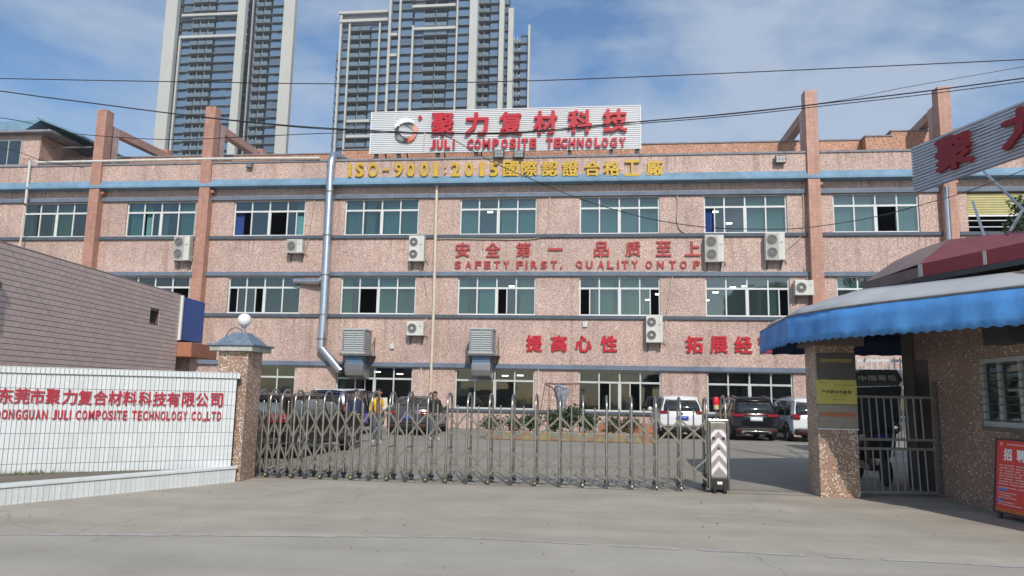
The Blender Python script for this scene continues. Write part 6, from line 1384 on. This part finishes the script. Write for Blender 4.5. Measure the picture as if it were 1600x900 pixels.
def make_person(label, loc, yaw, cloth, hgt=1.72, pose=0):
    """modelled facing -Y; cloth: dict of materials"""
    t = thing('person', label, 'person', loc); LOCAL[0] = True
    st = pose.get('stride', .10); al = pose['armL']; ar = pose['armR']   # arm joints: elbow, wrist (person's left is +x)
    hipL, hipR = (.09, 0, .92), (-.09, 0, .92)
    kneeL, ankL = (.10, -.02-st*.6, .50), (.11, -.0-st, .09); kneeR, ankR = (-.10, -.03+st*.3, .50), (-.11, .04+st, .09)
    shL, shR = (.175, 0, 1.42), (-.175, 0, 1.42)
    toeL = (ankL[0]+.02, ankL[1]-.16, .035); toeR = (ankR[0]-.02, ankR[1]-.16, .035)
    J = [(0, 0, .96, .115, .085), (0, .005, 1.15, .115, .08), (0, .0, 1.35, .125, .085), (0, .0, 1.47, .05), (0, -.01, 1.53, .048), (0, -.015, 1.585, .068, .075), (0, -.015, 1.655, .078, .088), (0, -.01, 1.70, .05, .06),
         (*hipL, .085), (*kneeL, .058), (*ankL, .038), (*toeL, .032), (*hipR, .085), (*kneeR, .058), (*ankR, .038), (*toeR, .032),
         (*shL, .052), (*al[0], .038), (*al[1], .025), (*shR, .052), (*ar[0], .038), (*ar[1], .025)]
    E_ = [(0, 1), (1, 2), (2, 3), (3, 4), (4, 5), (5, 6), (6, 7), (0, 8), (8, 9), (9, 10), (10, 11), (0, 12), (12, 13), (13, 14), (14, 15), (2, 16), (16, 17), (17, 18), (2, 19), (19, 20), (20, 21)]
    ex = MB()
    ex.lathe((0, -.105, 1.60), [(.012, -.012), (.016, 0), (.010, .028), (.004, .04)], 8)            # nose
    for sx in (1, -1): ex.lathe((sx*.082, -.01, 1.60), [(.010, -.028), (.020, -.01), (.022, .012), (.010, .030)], 8)
    ex.obox((-.024, -.098, 1.562), (.024, -.098, 1.562), .012, .010)                                 # mouth
    for (el, wr_) in (al, ar):
        d = (Vector(wr_)-Vector(el)).normalized(); w = Vector(wr_); side = d.cross(Vector((0, 1, 0)))
        if side.length < .1: side = d.cross(Vector((1, 0, 0)))
        side.normalize(); nn = side.cross(d).normalized()
        ex.tube([w-d*.02, w+d*.03, w+d*.085], [.024, .036, .036], 8)
        for k, (o_, ln) in enumerate(((-.027, .062), (-.009, .074), (.009, .070), (.027, .054))):
            b0 = w+d*.08+side*o_; ex.tube([b0, b0+d*ln*.5, b0+d*ln*.85+nn*.014, b0+d*ln+nn*.026], [.010, .0095, .009, .006], 6)
        th = w+d*.025-side*.028; ex.tube([th, th-side*.024+d*.022, th-side*.03+d*.055], [.012, .011, .008], 6)
    body = skin_body('body', J, E_, M['skin'], t, 2, ex)
    for sx in (1, -1): MB().lathe((sx*.030, -.098, 1.625), [(.004, -.008), (.010, -.003), (.010, .003), (.004, .008)], 8).build('eye', M['eye'], t)
    # hair: cap of short hair
    P_ = []
    for i in range(9):
        a = R(-8+i*98/8); row = []
        for k in range(21):
            q = 2*math.pi*k/20; rr_ = 1+.04*math.sin(5*q+i); dn_ = max(0, -math.sin(q)) if True else 0
            lift = .055*max(0, -math.sin(q))*math.cos(a)    # hairline higher over the face
            row.append((.090*rr_*math.cos(a)*math.cos(q), -.008+.103*rr_*math.cos(a)*math.sin(q), 1.635+lift+.105*math.sin(a)*(1-.3*lift/.055)))
        P_.append(row)
    MB().grid(P_).build('hair', M['hair'], t, smooth=True)
    # clothes
    JL = [(0, 0, .90, .185, .14), (0, 0, 1.12, .185, .14), (0, 0, 1.33, .195, .135), (0, .0, 1.455, .10, .085), (shL[0]+.01, shL[1], 1.405, .085), (*al[0], .070), tuple(Vector(al[0]).lerp(Vector(al[1]), .88))+(.054,), (shR[0]-.01, shR[1], 1.405, .085), (*ar[0], .070), tuple(Vector(ar[0]).lerp(Vector(ar[1]), .88))+(.054,)]
    skin_body('jacket', JL, [(0, 1), (1, 2), (2, 3), (2, 4), (4, 5), (5, 6), (2, 7), (7, 8), (8, 9)], cloth['jacket'], t, 2)
    JT = [(0, .005, .95, .135, .10), (hipL[0]+.005, 0, .86, .098), (*kneeL, .072), (ankL[0], ankL[1], .10, .058), (hipR[0]-.005, 0, .86, .098), (*kneeR, .072), (ankR[0], ankR[1], .10, .058)]
    skin_body('trousers', JT, [(0, 1), (1, 2), (2, 3), (0, 4), (4, 5), (5, 6)], cloth['trousers'], t, 2)
    for an_, to in ((ankL, toeL), (ankR, toeR)):
        MB().prism([(an_[0]-.045, an_[1]+.07, 0), (an_[0]+.045, an_[1]+.07, 0), (to[0]+.048, to[1]+.03, 0), (to[0]+.02, to[1]-.04, 0), (to[0]-.02, to[1]-.04, 0), (to[0]-.048, to[1]+.03, 0)], (0, .02, .085)).build('shoe', cloth['shoe'], t, bevel=.025)
    if 'sleeve' in cloth:
        a0 = Vector((shL[0]+.01, shL[1], 1.42)); MB().tube([a0+Vector((0, 0, .02)), a0.lerp(Vector(al[0]), .5), Vector(al[0]), Vector(al[0]).lerp(Vector(al[1]), .85)], [.088, .080, .072, .056], 12).build('sleeve', cloth['sleeve'], t, smooth=True)
        MB().obox((-.03, -.155, 1.40), (-.03, -.165, .92), .055, .02, (0, 1, 0)).build('zip_panel', M['strap_brown'], t, bevel=.008)
        MB().obox((.12, -.145, 1.40), (.12, -.155, .92), .035, .02, (0, 1, 0)).build('zip_panel', M['strap_brown'], t, bevel=.008)
    t.rotation_euler = (0, 0, yaw); s_ = hgt/1.74; t.scale = (s_, s_, s_); LOCAL[0] = False
    return t
pose1 = dict(stride=.08, armL=((.235, -.03, 1.17), (.17, -.17, 1.05)), armR=((-.245, .02, 1.16), (-.25, -.06, .93)))
g1 = on_z(589, 692); make_person('person in a yellow jacket with cream sleeve and jeans walking in the yard', (g1.x, g1.y, 0), R(8), dict(jacket=M['jacket_yellow'], trousers=M['denim'], shoe=M['shoe'], sleeve=M['sleeve_cream']), 1.74, pose1)
bagp = on_z(582, 690); bg_ = thing('shoulder_bag', 'dark blue bag hanging beside the person in yellow', 'bag', (bagp.x-.10, g1.y-.08, .62)); LOCAL[0] = True
MB().prism([(-.11, -.05, 0), (.11, -.05, 0), (.13, -.05, .24), (.08, -.05, .32), (-.08, -.05, .32), (-.13, -.05, .24)], (0, .10, 0)).build('pouch', M['bag_blue'], bg_, bevel=.02)
MB().tube([(-.06, 0, .31), (-.03, 0, .40), (.03, 0, .40), (.06, 0, .31)], .010, 6).build('handle', M['bag_blue'], bg_, smooth=True); LOCAL[0] = False
pose2 = dict(stride=.03, armL=((.24, .03, 1.16), (.25, -.04, .92)), armR=((-.24, .03, 1.16), (-.24, -.05, .92)))
g2 = on_z(677, 687); make_person('person in a black jacket and dark jeans standing beside the grey saloon car', (g2.x, g2.y, 0), R(35), dict(jacket=M['jacket_black'], trousers=M['denim'], shoe=M['shoe']), 1.70, pose2)
g3 = on_z(554, 694); make_person('person in navy clothes standing partly hidden behind the blackish maroon car', (g3.x, g3.y, 0), R(-10), dict(jacket=M['navy_cloth'], trousers=M['jacket_black'], shoe=M['shoe_dark']), 1.70, pose2)

# ================================================================== PLANTS
def leafball(b, c, rad, n, size, mset=1, rnd=random):
    for _ in range(n):
        while True:
            v = Vector((rnd.uniform(-1, 1), rnd.uniform(-1, 1), rnd.uniform(-1, 1)))
            if .35 < v.length < 1: break
        p = Vector(c)+Vector((v.x*rad[0], v.y*rad[1], v.z*rad[2])); d = Vector((rnd.gauss(0, 1), rnd.gauss(0, 1), rnd.gauss(.3, 1))).normalized(); s_ = size*rnd.uniform(.6, 1.3)
        a = d.cross(Vector((rnd.gauss(0, 1), rnd.gauss(0, 1), rnd.gauss(0, 1)))).normalized(); q = d*s_; w = a*s_*.33
        b.poly([p, p+q*.5+w, p+q, p+q*.5-w], rnd.randrange(mset))
def shrub(label, pxc, pyt, hw, kinds, n=420, Yp=27.9, group='shrubs in the kerbed flower bed', base_z=.3, depth=.45):
    top = on_y(pxc, pyt, Yp); t = thing('shrub', label, 'shrub', (top.x, Yp, base_z), group)
    b = MB(); rad_z = (top.z-base_z)/2
    for k in range(5):
        cc = (top.x+random.uniform(-.5, .5)*hw, Yp+random.uniform(-.5, .5)*depth, base_z+rad_z*random.uniform(.7, 1.25)); leafball(b, cc, (hw*.62, depth*.6, rad_z*.75), n//5, .11, len(kinds))
    b.build('foliage', kinds, t, fix=False)
    b = MB()
    for k in range(5): x = top.x+random.uniform(-.12, .12); b.tube([(x, Yp, base_z-.1), (x+random.uniform(-.1, .1), Yp, base_z+rad_z*.7), (x+random.uniform(-.4, .4)*hw, Yp, base_z+rad_z*1.5)], [.018, .014, .006], 5)
    b.build('stem', M['bark'], t)
    return t
D_, G_, RL = M['leaf_dark'], M['leaf'], M['leaf_red']
shrub('low dark shrub at the left end of the kerbed flower bed', 768, 648, .55, [D_, G_, RL]); shrub('low loose green shrub second from the left in the flower bed', 800, 650, .5, [G_, D_, RL]); shrub('dark spreading shrub left of the wire cage', 832, 643, .55, [D_, D_, G_], 520)
shrub('tall dark shrub in front of the wire cage', 868, 636, .55, [D_, D_, G_], 700, 27.6); shrub('tallest dark shrub beside the grey plastic sheet', 895, 628, .6, [D_, G_, D_], 800, 27.7); shrub('dark shrub right of the wire cage under the open window', 925, 645, .5, [D_, G_], 450)
shrub('reddish low shrub under the open ground-floor window', 960, 648, .5, [RL, D_, G_]); shrub('rounded reddish shrub at the right end of the flower bed', 985, 646, .45, [RL, G_, D_])
# kerb of the bed: coloured tile panels
kb = thing('flower_bed_kerb', 'low kerb of orange, yellow and green tile panels round the flower bed', 'planter', (-1.3, 27, 0))
ka, kc = on_z(750, 690), on_z(1005, 693); ky = 27.0; n = 17
tilem = [M['tile_orange'], M['tile_green'], M['tile_yellow'], M['tile_green']]
for k in range(n):
    x0_ = ka.x+(kc.x-ka.x)*k/n; x1_ = ka.x+(kc.x-ka.x)*(k+1)/n
    MB().box(x0_+.01, x1_-.01, ky-.02, ky+.0, .03, .30).build('tile_panel', tilem[k % 4], kb)
    pts = [(x0_+.02, ky-.03, .03)]+[((x0_+x1_)/2+(x1_-x0_)*.47*math.cos(R(a)), ky-.03, .03+.16*math.sin(R(a))) for a in range(180, -1, -20)][::1]
    MB().prism(pts[1:], (0, -.008, 0)).build('arched_tile', M['tile_orange'] if k % 2 else M['tile_yellow'], kb)
MB().box(ka.x, kc.x, ky, ky+.12, 0, .32).build('kerb', M['wall_low'], kb); MB().lathe((kc.x, ky+.55, 0), [(.6, 0), (.6, .30), (.5, .32)], 20).build('rounded_end', M['kerb_orange'], kb, smooth=40)
MB().box(ka.x, kc.x, ky+.121, ky+1.6, 0, .26).build('bed_soil', M['soil'], kb)
MB().box(on_y(935, 670, 28.9).x, on_y(1020, 670, 28.9).x, 28.7, 28.9, .3, .62).build('low_wall', M['terracotta'], kb)
# wire cage
cg = thing('wire_cage', 'dark wire mesh cage with bowed side standing in the flower bed', 'cage', (-1.3, 28.3, .3))
cx0, cx1 = on_y(853, 600, 28.3).x, on_y(906, 600, 28.3).x; ztop = on_y(870, 599, 28.3).z
for x, y in ((cx0, 28.0), (cx1, 28.0), (cx0+.1, 28.7), (cx1, 28.7)):
    if x == cx0: MB().tube([(x-.35, y, .3), (x-.15, y, 1.2), (x, y, ztop)], .016, 6).build('post', M['net'], cg)
    else: MB().tube([(x, y, .3), (x, y, ztop+random.uniform(-.03, .05))], .016, 6).build('post', M['net'], cg)
MB().tube([(cx0, 28.0, ztop), ((cx0+cx1)/2-.2, 28.0, ztop-.06), ((cx0+cx1)/2+.2, 28.0, ztop-.03), (cx1+.08, 28.0, ztop+.02), (cx1, 28.7, ztop), (cx0+.1, 28.7, ztop), (cx0, 28.0, ztop)], .016, 6).build('top_rail', M['net'], cg)
nw = 12
for k in range(nw):
    x = cx0+(cx1-cx0)*(k+.5)/nw; bow = -.30*(1-k/nw)
    MB().tube([(x+bow, 28.0, .3), (x+bow*.3, 28.0, 1.3), (x, 28.0, ztop-.03)], .005, 4).build('mesh_wire', M['net'], cg)
for k in range(9): z = .5+k*.19; MB().tube([(cx0-.25*(1-k/9), 28.0, z), (cx1, 28.0, z+.02)], .0045, 4).build('mesh_wire', M['net'], cg)
MB().tube([(cx0, 28.0, ztop-.03), (cx0+.28, 27.98, 1.9), (cx0+.45, 27.98, 1.55), (cx0+.50, 27.98, .9), (cx0+.40, 27.98, .5)], .022, 8).build('bent_hoop', M['net'], cg, smooth=True)
sh_ = on_y(876, 624, 28.15); P_ = [[(sh_.x-.2+.45*u+.06*math.sin(v*5+u*3), 28.15+.08*math.sin(u*7+v*3), sh_.z-.55+1.0*v+.1*math.sin(u*4)*(v > .5)) for u in [k/6 for k in range(7)]] for v in [k/6 for k in range(7)]]
tag(MB().grid(P_).build('plastic_sheet', M['sheet_grey'], smooth=True, solid=.01, fix=False), 'crumpled grey plastic sheet hanging inside the wire cage', 'plastic sheet')
# tree at the right edge beyond the guardhouse
tt = on_y(1596, 330, 27); tree = thing('tree', 'dark leafy tree rising behind the guardhouse roof at the right edge', 'tree', (tt.x+.6, 27, 0))
tb = Vector((tt.x+.6, 27, 0))
MB().tube([tb, tb+Vector((.05, 0, 3)), tb+Vector((-.1, 0, 6)), tb+Vector((.0, 0, 8.6))], [.17, .13, .09, .03], 10).build('trunk', M['bark'], tree, smooth=True)
cl = [(tb+Vector((random.uniform(-.9, .9), random.uniform(-.9, .9), 6.3+random.uniform(0, 3.0)))) for _ in range(16)]
for c in cl[:9]: MB().tube([tb+Vector((0, 0, max(3.5, c.z-1.8))), (tb+c)/2*1.0+Vector((0, 0, 0)) if False else tb.lerp(c, .5)+Vector((0, 0, (c.z)*.35)), c], [.05, .035, .012], 6).build('branch', M['bark'], tree, smooth=True)
b = MB()
for c in cl: leafball(b, c, (.6, .6, .5), 230, .15, 2)
leafball(b, tb+Vector((-.65, 0, 8.6)), (.35, .4, .3), 160, .14, 2); leafball(b, tb+Vector((-.85, 0, 7.7)), (.35, .4, .4), 160, .14, 2)
b.build('crown', [D_, G_], tree, fix=False)

# ================================================================== OVERHEAD CABLES
def cable(pts, Yc, r, label, m='cable'):
    P = [on_y(a, b, Yc(a) if callable(Yc) else Yc) for a, b in pts]; out = []
    for i in range(len(P)-1):
        p0, p1, p2, p3 = P[max(i-1, 0)], P[i], P[i+1], P[min(i+2, len(P)-1)]
        for k in range(8): t = k/8; out.append(.5*((2*p1)+(p2-p0)*t+(2*p0-5*p1+4*p2-p3)*t*t+(3*p1-p0-3*p2+p3)*t**3))
    out.append(P[-1]); return tag(MB().tube(out, r*.85, 6).build('overhead_cable', M[m], smooth=60), label, 'cable')
cable([(-300, 114), (0, 122.5), (300, 128), (560, 131), (800, 127), (1000, 120), (1300, 107), (1600, 93), (1900, 78)], 10.5, .0085, 'highest thin cable crossing in front of both towers')
cable([(-300, 96), (0, 142), (150, 162), (300, 181), (450, 196), (560, 203), (640, 207)], 10.3, .011, 'thick cable sloping down from the left to the rooftop sign logo')
cable([(300, 182), (450, 197.5), (560, 205), (640, 208.5), (662, 208)], 10.35, .007, 'second strand lying against the thick left cable')
cable([(640, 207), (800, 207), (1000, 190), (1150, 177), (1300, 160), (1450, 142), (1600, 122), (1900, 80)], 10.3, .0105, 'thick cable rising from the rooftop sign to the upper right')
cable([(640, 208), (800, 208.5), (1000, 193), (1150, 180.5), (1300, 164), (1450, 147), (1600, 127.5), (1900, 88)], 10.4, .0075, 'thinner strand just below the thick cable at the right')
cable([(1000, 191), (1277, 162), (1412, 137), (1600, 104), (1900, 50)], 12.5, .0055, 'faint thin cable fanning upward at the right')
cable([(-300, 150), (0, 184), (89, 204), (151, 212), (267, 218), (400, 213), (520, 208), (640, 207)], 11.0, .0075, 'thin cable sagging past the two left tiled columns')
cable([(-200, 200), (0, 231), (67, 251), (130, 262)], 14.0, .008, 'short cable slanting to the left roof pipe')
cable([(640, 207), (694, 212), (769, 253), (840, 284), (907, 311), (969, 330), (1031, 345), (1103, 355), (1180, 358), (1258, 356), (1362, 340), (1436, 321), (1520, 296), (1640, 250)], 12.0, .0085, 'loose cable drooping across the upper windows from the sign to the right signboard')
MB_ = MB(); tp = on_y(664, 208, 10.28); tag(MB().tube([tp, tp+Vector((-.02, 0, -.28))], .012, 6).build('cable_tag', M['cable_pale']), 'pale strap hanging from the cable joint in front of the rooftop sign', 'strap')

# ---------------- small litter and grit on the concrete
lit = MB(); rg = random.Random(12)
for k in range(150):
    y = 4.5+rg.random()**.7*9; x = rg.uniform(-8, 6.2); s_ = rg.uniform(.004, .013); a = rg.uniform(0, 6.28)
    if k % 16 == 0: s_ *= 1.8
    c_, d_ = math.cos(a)*s_, math.sin(a)*s_
    lit.hexa([(x-c_, y-d_, .002), (x+d_, y-c_, .002), (x+c_, y+d_, .002), (x-d_, y+c_, .002), (x-c_*.6, y-d_*.6, .002+s_*.6), (x+d_*.6, y-c_*.6, .002+s_*.6), (x+c_*.6, y+d_*.6, .002+s_*.6), (x-d_*.6, y+c_*.6, .002+s_*.6)], rg.randrange(2))
tag(lit.build('grit', [M['soil'], M['leaf_red']]), 'scattered grit and dead leaf bits on the concrete forecourt', 'grit', kind='stuff')

# ---------------- thin haze: one closed box round the place
hz = MB().box(-260, 150, -40, 262, -1.2, 142).build('haze', mat('haze', (1, 1, 1), var=0)); tag(hz, kind='stuff')
hm = MATS['haze']; t = hm.node_tree; t.nodes.clear(); o_ = N('ShaderNodeOutputMaterial', t); v_ = N('ShaderNodeVolumePrincipled', t)
v_.inputs['Color'].default_value = (.86, .92, 1, 1); v_.inputs['Density'].default_value = .00045; t.links.new(v_.outputs[0], o_.inputs['Volume'])

# barred fence in the yard, glimpsed over the scooter canopy
yf = thing('yard_fence', 'pale barred fence in the yard glimpsed above the scooter canopy', 'fence', (7.6, 21, 0))
fa, fb = on_y(1338, 560, 21.0), on_y(1420, 560, 21.0); fz = fa.z
for z in (fz-.05, fz-1.0, .25): MB().box(fa.x, fb.x, 20.98, 21.02, z-.03, z+.03).build('rail', M['white_alu'], yf)
for k in range(9): x = fa.x+.08+(fb.x-fa.x-.16)*k/8; MB().tube([(x, 21, .05), (x, 21, fz+.03)], .022, 6).build('bar', M['white_alu'], yf, smooth=40)
